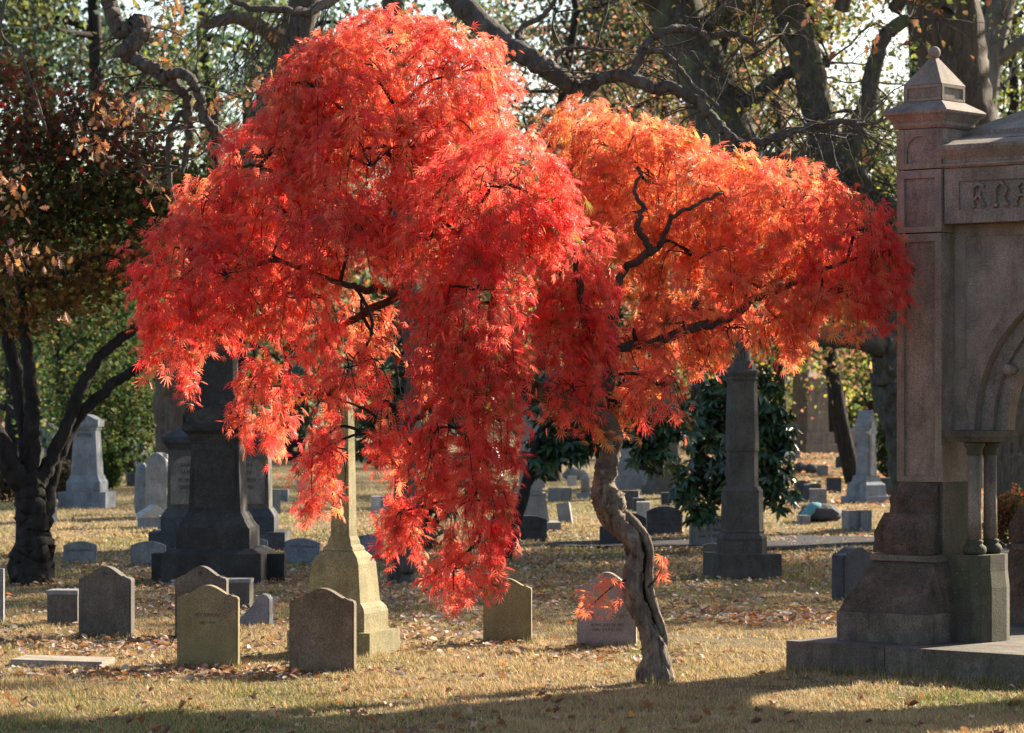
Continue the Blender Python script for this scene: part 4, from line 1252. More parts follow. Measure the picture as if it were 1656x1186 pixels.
    # foliage mounds: px centre, top row, bottom row, half-width px, depth offset, tone (0 red .. 1 orange gold), density, strandiness
    C = [
        (632, 12, 250, 150, .15, .30, 1.0, .3), (520, 70, 330, 85, .05, .25, 1, .3), (735, 40, 300, 95, .1, .35, 1, .3), (600, 170, 400, 120, -.15, .25, 1, .3), (700, 150, 330, 90, -.1, .4, .8, .3),
        (428, 192, 390, 74, .1, .2, 1, .4), (345, 275, 420, 62, .2, .35, 1, .4), (470, 270, 470, 100, -.1, .3, 1, .3), (560, 320, 480, 95, -.3, .15, 1, .4),
        (305, 345, 560, 85, -.1, .02, 1.1, .5), (370, 385, 560, 75, -.25, .03, 1, .4), (275, 430, 650, 48, 0, .08, 1, .8), (420, 440, 600, 70, -.05, .2, .8, .5), (490, 430, 610, 65, -.2, .18, .9, .5), (345, 490, 575, 40, .15, .4, .6, .6),
        (497, 105, 320, 52, .15, .3, .9, .3), (372, 275, 400, 66, .1, .2, .9, .4), (560, 40, 260, 90, .2, .3, .9, .3), (812, 210, 450, 112, -.55, .06, 1.15, .35), (735, 260, 470, 90, -.45, .12, 1, .35), (880, 290, 420, 45, -.5, .1, 1, .3), (690, 330, 520, 70, -.4, .15, .9, .4),
        (770, 400, 660, 88, -.6, .08, 1.15, .4), (715, 470, 720, 62, -.55, .03, 1, .5), (800, 520, 720, 55, -.55, .02, 1, .5),
        (930, 345, 600, 62, -.1, .05, 1, .5), (900, 440, 640, 60, -.1, .1, .9, .5), (960, 480, 660, 42, -.05, .12, .9, .5), (925, 590, 705, 48, -.05, .12, 1, .6),
        (945, 158, 300, 86, .8, .7, .85, .4), (1010, 180, 360, 90, .7, .7, .9, .3), (1075, 205, 430, 115, .65, .62, 1, .3), (1000, 290, 520, 80, .55, .85, .8, .3),
        (1180, 240, 460, 110, .6, .62, 1, .3), (1130, 340, 560, 95, .5, .6, .9, .4), (1280, 255, 470, 105, .6, .5, 1, .3), (1365, 310, 520, 78, .55, .15, 1, .4), (1425, 375, 540, 38, .5, .0, 1.1, .5),
        (1230, 400, 570, 85, .5, .55, .85, .4), (1330, 420, 560, 80, .5, .6, .9, .4), (1080, 470, 610, 75, .35, .6, .9, .5), (1180, 500, 610, 42, .3, .6, 1, .7), (1265, 490, 590, 45, .5, .55, .7, .6),
        (1025, 520, 650, 60, .3, .45, .9, .5), (1065, 590, 682, 46, .1, .35, 1.0, .6), (1140, 540, 600, 50, .35, .5, .7, .6), (990, 640, 700, 26, .1, .9, .5, .7),
        (430, 580, 742, 66, -.1, .15, 1, .6), (580, 540, 690, 72, -.3, .15, .95, .5), (530, 600, 720, 55, -.25, .2, .9, .6), (628, 620, 790, 42, -.35, .12, 1, .6), (528, 690, 872, 44, -.4, .1, 1.1, .6), (515, 690, 770, 32, -.35, .12, .8, .6),
        (740, 640, 850, 78, -.5, .06, 1.1, .5), (690, 700, 830, 52, -.4, .2, .9, .6), (800, 640, 790, 50, -.45, .1, 1, .5), (650, 800, 925, 37, -.45, .12, 1.3, .6), (765, 770, 985, 56, -.5, .12, 1.15, .7), (735, 880, 1000, 38, -.5, .1, 1.1, .7), (800, 760, 900, 32, -.45, .1, 1, .6),
        (660, 560, 680, 45, .2, .3, .5, .6), (590, 470, 580, 55, .1, .5, .6, .4),
    ]
    HOLES = [(1203, 572, 15, 52, .9), (838, 180, 22, 26, .9), (615, 458, 75, 26, .15), (645, 590, 32, 80, .6), (600, 655, 26, 34, .6), (1205, 492, 40, 24, .6), (640, 240, 26, 18, .05), (1040, 385, 26, 34, .26), (455, 565, 30, 26, .6), (355, 590, 34, 50, .8), (500, 650, 22, 60, .8), (835, 440, 26, 20, .2), (870, 620, 24, 26, .6), (700, 390, 26, 14, -.3), (1110, 400, 30, 14, .3), (480, 415, 40, 12, -.05), (400, 330, 36, 14, .05), (745, 370, 34, 12, -.45), (565, 720, 14, 150, .8), (1000, 610, 22, 30, .5), (580, 290, 50, 10, -.05), (1290, 430, 46, 12, .5), (560, 170, 50, 9, .05), (690, 240, 40, 9, 0)]
    PAL = np.array([(.90, .075, .075), (.92, .20, .125), (.92, .28, .12), (.91, .38, .09), (.91, .56, .15)])
    pos = []; axs = []; nrs = []; cls = []
    tw = Tubes()
    for (cx, top, bot, rx, dd, tone, dens, strand) in C:
        d = D + dd * 1.3; s = d / F
        low_ = np.clip((top - 330) / 200, 0, 1); c = P(cx, top + 4, d); R = rx * s * (1.0 - .2 * low_); Hh = (bot - top) * s * (.97 - .04 * low_); Ry = R * .8; dens *= 1.1 - .35 * low_; strand = min(.9, strand + .15 * low_)
        n = int(990 * dens * (R * Hh / .20) ** .8 + 60)
        # leaves hang in tassels: each tuft is a short drooping shoot on the mound's surface
        k = int(n * 1.8 / 8)
        phi = rng.random(k) * 2 * PI
        tt = rng.random(k) ** .85
        t0 = min(.62, .95 * R / Hh)
        p1, p2 = rng.random(2) * 6
        rr = np.where(tt < t0, np.sqrt(np.clip(1 - (1 - tt / t0) ** 2, 0, 1)), 1 - .5 * np.clip((tt - t0) / (1 - t0), 0, 1) ** 1.4)
        lob = .5 + .5 * np.sin(phi * 5 + p1) * np.cos(phi * 3 + p2)
        ln = 1 - strand * .6 * (1 - lob) - .1 * rng.random(k)
        q = np.where(rng.random(k) < .87, 1.04 - .26 * rng.random(k) ** 1.2, .35 + .5 * rng.random(k))
        band = np.sin(tt * (Hh / .22) * 2 * PI + phi * 2 + 3 * np.sin(phi * 3 + p1))
        keep = (tt < ln) & (rng.random(k) < .35 + .65 * (band > -.3))
        # open pockets in the crown where the boughs show
        qx = c[0] + R * rr * q * np.cos(phi); qz = c[2] - tt * Hh; qy = c[1] + Ry * rr * q * np.sin(phi)
        for (hx, hy, hw, hh_, hd) in HOLES:
            hc = P(hx, hy, D); keep &= ~(((((qx - hc[0]) / (hw * s)) ** 2 + ((qz - hc[2]) / (hh_ * s)) ** 2) < 1 + .5 * np.sin(7 * phi)) & (qy < D + hd))
        sel = np.where(keep)[0][:max(4, n // 8)]
        m_ = 8
        rep = np.repeat(sel, m_)
        u = np.tile(np.arange(m_) / (m_ - 1), len(sel))
        phi, tt, rr, q = phi[rep], tt[rep], rr[rep], q[rep]
        wob = 1 + .14 * np.sin(phi * 4 + p2) + np.repeat(.09 * rng.normal(size=len(sel)), m_) + .08 * np.sin(tt * 17 + phi * 3)
        out = np.stack([np.cos(phi), np.sin(phi), np.zeros_like(phi)], -1)
        x = R * rr * q * wob * np.cos(phi); y = Ry * rr * q * wob * np.sin(phi); z = -tt * Hh
        steep = np.clip(.35 + 1.0 * tt / max(t0, .3), .3, 1.6)[:, None]
        shoot = norm(out * .9 - np.array([0, 0, 1]) * steep + np.repeat(rng.normal(size=(len(sel), 3)) * .3, m_, 0))
        shl = np.repeat(rng.uniform(.06, .17, len(sel)), m_)
        pp = c + np.stack([x, y, z], -1) + shoot * 1.0 * ((u - .35) * shl)[:, None] - np.array([0, 0, 1]) * (.25 * shl * u * u)[:, None] + rng.normal(size=(len(rep), 3)) * .024
        a = shoot * .8 + out * .2 - np.array([0, 0, 1]) * .25 + rng.normal(size=(len(rep), 3)) * .5
        nr = out * .6 + np.array([0, 0, 1.]) * .8 + rng.normal(size=(len(rep), 3)) * .45
        ti = np.clip(tone * 4 * .52 + .12 + np.repeat((1 - q[::m_]) * 2.2 + rng.normal(size=len(sel)) * .45, m_) + rng.normal(size=len(rep)) * .3, 0, 3.999)
        i0 = ti.astype(int); f = (ti - i0)[:, None]
        cc = PAL[i0] * (1 - f) + PAL[np.minimum(i0 + 1, 4)] * f
        cc = cc * np.clip(1 + .26 * rng.normal(size=(len(rep), 1)), .25, 1.12)
        sel = rep
        # a few dull brown-green leaves
        mk = rng.random(len(sel)) < .04
        cc[mk] = (.16, .12, .03)
        pos.append(pp); axs.append(a); nrs.append(nr); cls.append(np.clip(cc, .01, .9))
        # twigs under the mound
        hub = c + np.array([0, 0, -min(.5 * Hh, .8 * R)])
        j = skel[np.argmin(np.linalg.norm(skel - hub, axis=1))]
        midp = (j + hub) / 2 + rng.normal(size=3) * .05 + np.array([0, 0, .05])
        tw.add(smooth_path([j, midp, hub], 4), np.linspace(.012, .006, 9), 5)
        for b in range(7):
            ph = rng.random() * 2 * PI; L = rng.uniform(.7, .95)
            pts = [hub]
            for u in (.35, .7, 1.0):
                tv = .15 + u * .75 * t0 + (.3 if u == 1 else 0)
                rv = math.sqrt(max(0, 1 - (1 - min(tv / t0, 1)) ** 2)) * L * u ** .5
                pts.append(c + np.array([R * rv * math.cos(ph), Ry * rv * math.sin(ph), -tv * Hh]) + rng.normal(size=3) * .02)
            tw.add(smooth_path(pts, 4), np.linspace(.0055, .0018, 13), 4)
    nsp = 0
    # low sprigs on the trunk
    for (cx, cy, dd, rx, ry, n, tone) in ((972, 968, -.2, 36, 26, 40, .6), (985, 940, -.2, 20, 8, 12, .45), (950, 985, -.2, 18, 20, 12, .6), (1068, 925, .0, 13, 26, 14, .5), (1072, 905, 0, 8, 8, 6, .3), (985, 700, -.1, 30, 22, 26, .85)):
        d = D + dd; s = d / F
        pp = P(cx, cy, d) + np.stack([rng.normal(size=n) * rx * s * .55, rng.normal(size=n) * .05, rng.normal(size=n) * ry * s * .5], -1)
        nsp += n
        pos.append(pp); a = rng.normal(size=(n, 3)) * .7 + np.array([-.4 if cx < 1058 else .4, -.2, -.7]); axs.append(a)
        nrs.append(rng.normal(size=(n, 3)) * .4 + np.array([0, -.6, .7]))
        ti = np.clip(tone * 4 + rng.normal(size=n) * .4, 0, 3.99); cls.append(PAL[ti.astype(int)])
    tw.add(np.array([P(1012, 938, D - .05), P(995, 945, D - .12), P(975, 962, D - .2), P(950, 985, D - .2)]), [.006, .005, .004, .002], 5)
    tw.add(np.array([P(1048, 950, D - .02), P(1062, 935, D), P(1070, 920, D), P(1074, 902, D)]), [.006, .004, .003, .002], 5)
    tw_o = link('twig', tw.mesh('twig', base), M['dark_bark'], t); stuffpart(tw_o)
    pos = np.vstack(pos); axs = np.vstack(axs); nrs = np.vstack(nrs); cls = np.vstack(cls)
    sc = rng.uniform(.036, .078, len(pos)) * np.concatenate([np.ones(len(pos) - nsp), np.full(nsp, .9)])
    # the 300 leaves nearest the camera and outermost become parts of their own
    near = np.argsort(pos[:, 1] + rng.random(len(pos)) * .9)[:300]
    rest = np.setdiff1d(np.arange(len(pos)), near)
    fo = link('foliage', leaf_mesh('foliage', *LACE, pos[rest], axs[rest], nrs[rest], sc[rest], cls[rest], base), M['leaf'], t)
    stuffpart(fo)
    protos = []
    for k in range(8):
        pc = cls[near[k]]
        protos.append(arr_mesh('leaf', LACE[0], LACE[1], np.repeat(pc[None], len(LACE[0]), 0)))
    for i, q in enumerate(near):
        y = norm(axs[q]); x = norm(np.cross(y, nrs[q])); z = np.cross(x, y)
        o = link('leaf', protos[i % 8], M['leaf'], t)
        m = Matrix(np.stack([x, y, z], 1).tolist()).to_4x4()
        o.matrix_basis = Matrix.Translation((pos[q] - base).tolist()) @ m @ Matrix.Scale(float(sc[q]) * 1.1, 4)
    print('maple leaves', len(pos))


build_maple()


# ------------------------------------------------------------------ other trees and shrubs
def recurse(tb, tips, p, dirn, L, r, lev, spread=.7, up=.15, droop=0., seg=5, kids=(2, 4)):
    pts = [p]; d = dirn.copy()
    for i in range(seg):
        d = norm(d + rng.normal(size=3) * .18 + np.array([0, 0, up - droop]))
        pts.append(pts[-1] + d * L / seg)
    rad = np.linspace(r, r * .55, len(pts))
    tb.add(np.array(pts), rad, 6 if r > .03 else 4 if r > .01 else 3)
    if lev <= 0:
        tips.append(pts[-1]); tips.append(pts[len(pts) // 2]); return
    for k in range(rng.integers(*kids) + 1):
        i = rng.integers(seg // 2, seg + 1)
        dd = norm(d + rng.normal(size=3) * spread)
        recurse(tb, tips, pts[i], dd, L * rng.uniform(.55, .8), rad[i] * rng.uniform(.5, .75), lev - 1, spread, up, droop, seg, kids)


def crown_leaves(pts, n, spread, size, palette, T=DIAM, droop=.4, flat=.6, jit=.25, w=None):
    pts = np.asarray(pts)
    i = rng.integers(0, len(pts), n)
    sp = np.asarray(spread, float)
    pos = pts[i] + rng.normal(size=(n, 3)) * sp
    ax = rng.normal(size=(n, 3)) - np.array([0, 0, droop]); nr = rng.normal(size=(n, 3)) * .6 + np.array([0, 0, flat])
    return T, pos, ax, nr, rng.uniform(.6, 1.2, n) * size, pick(palette, n, jit, w)


def leaf_part(t, name, base, parts, mat):
    V = []; Fs = []; Cs = []; off = 0
    for (T, pos, ax, nr, sc, col) in parts:
        v = leaf_arrays(T[0], pos, ax, nr, sc) - np.asarray(base); n, m = v.shape[:2]
        V.append(v.reshape(-1, 3)); Fs.append((T[1][None] + (np.arange(n) * m)[:, None, None]).reshape(-1, 3) + off); off += n * m
        Cs.append(np.repeat(col, m, 0))
    o = link(name, arr_mesh(name, np.vstack(V), np.vstack(Fs), np.vstack(Cs)), M[mat], t)
    return stuffpart(o)


GREEN = [(.055, .085, .028), (.085, .115, .035), (.12, .14, .04), (.18, .18, .045)]
YELLOW = [(.34, .29, .05), (.20, .21, .05), (.40, .30, .06)]
HAZE_TEAL = [(.055, .095, .07), (.08, .125, .085), (.11, .15, .085), (.15, .17, .07)]  # greens cooled towards blue, painting far haze into the leaves
RUST = [(.30, .14, .08), (.36, .19, .11), (.24, .15, .08), (.13, .12, .05)]
DULL = [(.12, .03, .025), (.09, .055, .02), (.05, .06, .02), (.17, .05, .025), (.07, .035, .02)]


def limb_tree(name, label, base_px, base_y, trunks, bark, crown=None, cat='tree', dep=None, extra=None, group=None):
    """trunks: rows of (px, py, depth offset, radius px); first is the trunk, others limbs"""
    d0 = dep or depth(base_y)
    base = np.array([(base_px - 828) / F * d0, d0, 0.])
    t = thing(name, label, cat, base, 0, group)
    for i, rows in enumerate(trunks):
        tb = Tubes()
        W, R = pxpath([(a, b, d0 + c, r) for a, b, c, r in rows], 7)
        if i == 0: W[:, 2] = np.maximum(W[:, 2], -.05)
        W = W + rng.normal(size=W.shape) * np.minimum(R, .03)[:, None] * .25
        tb.add(W, R, 14 if R.max() > .06 else 8, .10)
        link('trunk' if i == 0 else 'limb', tb.mesh('trunk' if i == 0 else 'limb', base), M[bark], t)
    return t, base, d0


# --- dark multi-stemmed maple on the left
t, b0, d0 = limb_tree('dark_maple', 'dark multi stemmed maple with dull red and green leaves at the left edge', 55, 945, [
    [(54, 962, 0, 40), (54, 945, 0, 37), (50, 915, 0, 36), (56, 890, 0, 34), (54, 860, 0, 27), (52, 830, 0, 25), (48, 800, 0, 24), (46, 770, 0, 20)],
    [(46, 790, 0, 22), (20, 760, -.1, 19), (-10, 700, -.2, 16), (-60, 620, -.3, 13), (-120, 500, -.3, 8)],
    [(46, 780, 0, 17), (44, 740, .05, 14), (40, 690, .1, 12), (22, 600, .15, 11), (8, 520, .2, 9), (-10, 440, .2, 7), (0, 330, .2, 5), (20, 220, .2, 3)],
    [(47, 775, 0, 15), (50, 720, -.05, 13), (52, 650, -.1, 12), (46, 590, -.1, 10), (40, 530, -.1, 9), (34, 470, -.1, 8), (60, 390, -.1, 6), (80, 300, -.1, 4), (120, 230, 0, 2)],
    [(60, 790, 0, 14), (84, 740, .1, 12), (112, 680, .15, 10.5), (134, 620, .2, 10), (160, 580, .25, 9), (200, 545, .3, 8), (232, 522, .3, 7), (300, 480, .3, 4), (340, 430, .3, 2)],
    [(66, 850, .1, 18), (76, 790, .15, 16), (96, 730, .2, 12), (130, 672, .3, 10), (175, 628, .35, 9), (215, 600, .4, 8), (238, 585, .4, 7), (300, 560, .4, 4)],
    [(34, 470, -.1, 6), (90, 450, -.2, 5), (150, 420, -.2, 4), (210, 400, -.1, 3), (250, 360, -.1, 2)],
    [(40, 690, .2, 7), (20, 665, .4, 6), (-10, 650, .6, 5)],
], 'dark_bark')
cl = []
for (cx, cy, rx, ry, n) in ((20, 130, 60, 50, 500), (60, 230, 90, 70, 1400), (150, 190, 80, 50, 900), (220, 250, 70, 60, 900), (40, 340, 80, 70, 1300), (150, 320, 100, 70, 1700), (250, 340, 70, 60, 900), (60, 430, 80, 45, 900), (180, 430, 70, 50, 1000), (240, 430, 40, 50, 400), (110, 480, 60, 40, 600), (30, 510, 50, 40, 400), (300, 300, 50, 50, 500), (-40, 250, 60, 120, 700), (-40, 430, 50, 80, 400)):
    sp = d0 / F
    green = cy > 270
    pal = [(.05, .06, .02), (.07, .075, .022), (.04, .05, .02), (.12, .05, .02)] if green else DULL
    if cy > 410: pal = [(.20, .09, .025), (.16, .10, .03), (.07, .06, .02), (.24, .12, .04)]
    pts = np.array([P(cx, cy, d0)])
    T, pos, ax, nr, sc, col = crown_leaves(pts, n, (rx * sp * .55, .45, ry * sp * .5), .062, pal, STAR)
    col = np.where(rng.random((n, 1)) < .01, np.array([[.5, .03, .03]]), col * .95)
    cl.append((T, pos, ax, nr, sc, col))
leaf_part(t, 'crown', b0, cl, 'leaf_bg')

# --- tall old tree behind the maple whose crooked boughs reach across the top of the picture
t, b0, d0 = limb_tree('crooked_oak', 'old oak behind the red maple with crooked boughs hanging across the top', 650, 946, [
    [(650, 965, 0, 26), (650, 945, 0, 23), (652, 900, 0, 19), (656, 800, 0, 18), (668, 640, 0, 17), (664, 500, 0, 16), (650, 320, 0, 15), (640, 100, 0, 15), (630, -60, 0, 15), (640, -200, 0, 14), (620, -420, 0, 10)],
    [(632, -40, 0, 12), (500, -170, -2, 13), (330, -190, -4, 13), (220, -110, -5.5, 13), (182, -30, -6, 13), (176, 0, -6, 13), (186, 30, -6, 13), (196, 50, -6, 14), (214, 46, -6, 14), (226, 38, -6, 15), (228, 56, -6.05, 15), (212, 74, -6.1, 14), (200, 84, -6.1, 13), (222, 98, -6.1, 11), (250, 112, -6.1, 11), (272, 128, -6.1, 11), (290, 146, -6.1, 9), (302, 160, -6.1, 7.5), (304, 190, -6.1, 7), (306, 220, -6.1, 6), (300, 250, -6.1, 5), (294, 280, -6.1, 3)],
    [(268, 126, -6.1, 9), (285, 119, -6.15, 9), (305, 124, -6.2, 8.5), (320, 145, -6.2, 8), (326, 180, -6.2, 8), (340, 205, -6.2, 8), (356, 224, -6.2, 7), (372, 238, -6.2, 6), (420, 252, -6.1, 3)],
    [(303, 186, -6.1, 5), (290, 184, -6.1, 5), (282, 200, -6.1, 4.5), (274, 222, -6.1, 4.5), (272, 260, -6.1, 4), (276, 300, -6.1, 3.5), (284, 330, -6.1, 2)],
    [(634, -80, 0, 14), (680, -60, -2.5, 17), (720, -30, -4, 19), (742, 0, -4.5, 19), (776, 38, -4.6, 19), (820, 72, -4.7, 18), (862, 98, -4.8, 16), (900, 122, -4.8, 16), (938, 146, -4.8, 14), (954, 138, -4.8, 11), (975, 126, -4.85, 11), (1010, 122, -4.9, 11), (1050, 140, -4.9, 10.5), (1085, 143, -4.9, 10), (1120, 160, -4.9, 9), (1150, 188, -4.9, 8.5), (1172, 214, -5, 8), (1196, 232, -5, 7.5), (1230, 230, -5, 7), (1270, 216, -5, 6), (1320, 204, -5, 5.5), (1372, 196, -5, 4.5), (1400, 214, -5, 3)],
    [(1022, 122, -4.9, 8), (1034, 98, -4.9, 7.5), (1042, 76, -4.9, 7), (1070, 54, -4.85, 6.5), (1110, 46, -4.8, 6.5), (1150, 58, -4.8, 6.5), (1185, 54, -4.8, 5.5), (1220, 72, -4.8, 4)],
    [(1045, 82, -4.9, 5), (1075, 86, -4.9, 5), (1096, 108, -4.9, 5), (1120, 138, -4.9, 4.5), (1160, 170, -4.9, 3)],
    [(640, -20, -1, 9), (560, -10, -2, 9), (500, 18, -3, 8), (450, 16, -3.2, 6), (400, 12, -3.2, 5), (350, -20, -3.2, 3)],
    [(836, 80, -4.7, 6), (838, 60, -4.6, 5), (850, 40, -4.5, 4.5), (885, 22, -4.5, 4), (900, -10, -4.5, 3)],
    [(895, 118, -4.8, 4), (905, 86, -4.7, 3.5), (925, 78, -4.7, 3), (970, 80, -4.7, 2)],
], 'oak_bark')
tb = Tubes(); tips = []
def twig_from(px, py, dd, dx, dz, L, lev=2, r=.009, droop=.05, sp=.75):
    recurse(tb, tips, P(px, py, d0 + dd), norm(np.array([dx, rng.normal() * .3, dz])), L, r, lev, sp, 0, droop, 5, (1, 3))
for (px, py, dd) in ((1240, 228, -5), (1290, 212, -5), (1340, 200, -5), (1372, 196, -5), (1390, 205, -5), (1160, 200, -4.9), (1200, 72, -4.8), (1220, 72, -4.8), (1185, 56, -4.8), (1130, 60, -4.8), (1060, 60, -4.8), (1035, 100, -4.9), (980, 126, -4.85), (1100, 150, -4.9), (900, 20, -4.5), (850, 95, -4.7), (960, 82, -4.7), (1310, 208, -5), (1360, 198, -5), (1150, 175, -4.9)):
    for _ in range(4): twig_from(px, py, dd, rng.normal(), rng.normal() * .8, rng.uniform(.25, .55))
for (px, py, dd) in ((230, 40, -6), (255, 115, -6.1), (300, 150, -6.1), (304, 200, -6.1), (276, 280, -6.1), (320, 140, -6.2), (340, 205, -6.2), (290, 270, -6.1), (200, 60, -6), (272, 215, -6.1)):
    for _ in range(2): twig_from(px, py, dd, rng.normal() - .3, rng.normal() * .6 - .3, rng.uniform(.2, .42))
# weeping brush of fine twigs left of the crown
for i in range(26):
    px = rng.uniform(330, 560); recurse(tb, tips, P(px, 16 + rng.normal() * 6, d0 - 3.1 + rng.normal() * .3), norm(np.array([-.35 + rng.normal() * .25, rng.normal() * .2, -.5])), rng.uniform(.35, .7), .006, 2, .45, 0, .10, 5, (1, 3))
for i in range(34):
    px = rng.uniform(410, 540); py = rng.uniform(0, 120); recurse(tb, tips, P(px, py, d0 - 3 + rng.normal() * .3), norm(np.array([-.5 + rng.normal() * .2, rng.normal() * .2, -1.])), rng.uniform(.4, .8), .006, 1, .4, 0, .08, 5, (1, 3))
tb.add(*pxpath([(20, -40, -6.5 + d0, 3), (0, 50, -6.5 + d0, 3), (32, 85, -6.5 + d0, 3), (45, 120, -6.5 + d0, 2.5), (60, 160, -6.5 + d0, 2), (75, 210, -6.5 + d0, 1.5)], 4), 5)
stuffpart(link('twig', tb.mesh('twig', b0), M['oak_bark'], t))
# hanging brown oak leaves
cl = []; otw = Tubes()
BROWN = [(.34, .16, .07), (.28, .14, .08), (.42, .22, .10), (.22, .12, .08), (.46, .20, .06)]
for (cx, cy, rx, ry, n, dd) in ((268, 50, 26, 30, 26, -6), (268, 92, 14, 12, 8, -6), (200, 170, 40, 24, 34, -6.1), (175, 190, 40, 30, 34, -6.1), (150, 235, 30, 30, 22, -6.1), (250, 165, 30, 20, 22, -6.1), (340, 160, 30, 14, 12, -6.1), (380, 150, 26, 16, 14, -6.1), (430, 130, 20, 20, 12, -6), (320, 225, 18, 16, 10, -6.1), (25, 290, 34, 24, 30, -6.2), (30, 330, 26, 16, 18, -6.2), (40, 400, 40, 14, 18, -6.2), (100, 420, 30, 12, 8, -6.2), (130, 215, 20, 20, 10, -6.1), (240, 300, 24, 34, 18, -6.1), (280, 5, 20, 10, 14, -6), (300, 205, 20, 14, 8, -6.1), (450, 55, 16, 18, 8, -3.2), (330, 190, 12, 20, 8, -6.1), (20, 420, 20, 12, 8, -6.2), (100, 510, 20, 10, 6, -6.2), (1410, 60, 14, 40, 8, -4.5), (1320, 20, 20, 20, 6, -4.6)):
    d = d0 + dd; sp = d / F
    for _ in range(3): recurse(otw, [], P(cx, cy, d) + rng.normal(size=3) * .04 + np.array([0, 0, ry * sp * .5]), norm(np.array([rng.normal(), rng.normal() * .3, -.5])), max(rx, ry) * sp * .8, .0045, 2, .7, 0, .05, 4, (1, 3))
    T, pos, ax, nr, sc, col = crown_leaves(np.array([P(cx, cy, d)]), n, (rx * sp * .55, .12, ry * sp * .5), .072, BROWN, OAK, 1.2, .1)
    cl.append((T, pos, ax, nr, sc, col))
leaf_part(t, 'hanging_leaf_cluster', b0, cl, 'leaf_dry')
stuffpart(link('twig', otw.mesh('twig', b0), M['oak_bark'], t))
hi = np.array([3.6, 32.4, 8.4]) + norm(rng.normal(size=(60, 3))) * rng.random((60, 1)) ** .5 * np.array([2.8, 2.6, 1.1])
leaf_part(t, 'crown', b0, [crown_leaves(hi, 1700, .35, .24, BROWN)], 'leaf_dry')  # unseen leaf blob added above the frame to shade the dark maple

# --- gnarled multi-stem tree behind the gateway pillar
t, b0, d0 = limb_tree('gnarled_tree', 'massive gnarled mossy tree with leaning stems behind the gateway pillar', 1500, 880, [
    [(1500, 900, 0, 60), (1500, 880, 0, 56), (1490, 780, 0, 50), (1475, 700, 0, 48), (1458, 640, 0, 45), (1450, 600, 0, 42), (1448, 560, 0, 40), (1450, 500, 0, 45), (1440, 420, 0, 46)],
    [(1455, 590, -.2, 30), (1436, 562, -.3, 24), (1408, 552, -.4, 21), (1370, 545, -.5, 18), (1320, 545, -.6, 15), (1260, 530, -.6, 13), (1215, 505, -.5, 12), (1192, 480, -.4, 11), (1180, 440, -.3, 9)],
    [(1445, 430, 0, 46), (1420, 360, .1, 42), (1390, 320, .1, 32), (1362, 280, .2, 30), (1335, 220, .3, 28), (1315, 150, .4, 26), (1295, 70, .5, 26), (1275, 0, .6, 26), (1255, -120, .8, 24), (1230, -300, 1, 18)],
    [(1450, 480, .3, 44), (1380, 420, .6, 42), (1290, 360, .8, 42), (1225, 300, .9, 44), (1180, 230, 1, 46), (1150, 150, 1.1, 46), (1115, 70, 1.2, 45), (1085, 0, 1.3, 44), (1040, -130, 1.5, 40), (980, -300, 1.8, 30)],
    [(1330, 220, .3, 14), (1300, 250, .2, 12), (1270, 260, .2, 10), (1240, 250, .2, 7)],
    [(1350, 250, .2, 16), (1400, 180, 0, 15), (1410, 120, -.1, 14), (1430, 60, -.2, 12), (1470, 30, -.2, 10)],
    [(1165, 190, 1, 14), (1230, 150, .8, 12), (1270, 120, .7, 11), (1340, 100, .6, 8)],
    [(1110, 60, 1.2, 14), (1170, 20, 1, 13), (1200, -40, .9, 12)],
    [(1085, 20, 1.3, 16), (1040, -10, 1, 14), (1000, -60, .8, 12)],
    [(1420, 360, .1, 16), (1400, 300, -.4, 13), (1380, 260, -.6, 10), (1390, 220, -.7, 7)],
], 'mossy_bark')
tb = Tubes(); tips = []
for (px, py, dd) in ((1240, 250, .2), (1470, 30, -.2), (1340, 100, .6), (1390, 220, -.7), (1410, 130, -.1), (1300, 250, .2), (1370, 290, -.3), (1420, 340, -.4), (1340, 230, .2), (1300, 100, .4), (1270, 130, .7), (1220, 160, .8), (1380, 180, 0), (1440, 300, -.4), (1400, 420, -.4), (1350, 310, -.3), (1200, 260, .8), (1260, 60, .6), (1150, 30, 1), (1210, 20, .9)):
    for _ in range(6):
        recurse(tb, tips, P(px, py, d0 + dd), norm(rng.normal(size=3) * np.array([1, .4, .8]) + np.array([0, 0, .1])), rng.uniform(.4, .9), .014, 3, .7, 0, .02, 5, (1, 3))
for ax_, az_ in ((6.5, 8.6), (4.5, 8.6), (2.6, 8.4), (5.5, 10.5), (3.4, 10.6)):
    recurse(tb, tips, np.array([ax_ * .6 + 1.0, d0, 6.0]), norm(np.array([ax_ - 3.5, rng.normal(), 4.])), 2.4, .09, 4, .6, .05, 0, 5, (2, 4))
stuffpart(link('branchwork', tb.mesh('branchwork', b0), M['oak_bark'], t))
cl = []
hi = np.array([p for p in tips if p[2] > 6.2]); lo = np.array([p for p in tips if p[2] <= 6.2])
cl.append(crown_leaves(hi, 5200, .35, .13, RUST + GREEN))
cl.append(crown_leaves(lo, 260, .1, .09, [(.40, .20, .08), (.20, .22, .05), (.3, .26, .06)]))
leaf_part(t, 'crown', b0, cl, 'leaf_bg')
# moss tufts on the mossy fork
n = 2600
mp_ = np.vstack([P(rng.uniform(1375, 1450), rng.uniform(280, 470), d0 - rng.uniform(.2, .42)) for _ in range(n)])
leaf_part(t, 'moss', b0, [(DIAM, mp_, rng.normal(size=(n, 3)) * .6 + np.array([.3, -.6, -.2]), rng.normal(size=(n, 3)), rng.uniform(.02, .05, n), pick([(.06, .075, .035), (.10, .12, .07), (.15, .17, .13), (.045, .05, .03)], n))], 'leaf_bg')

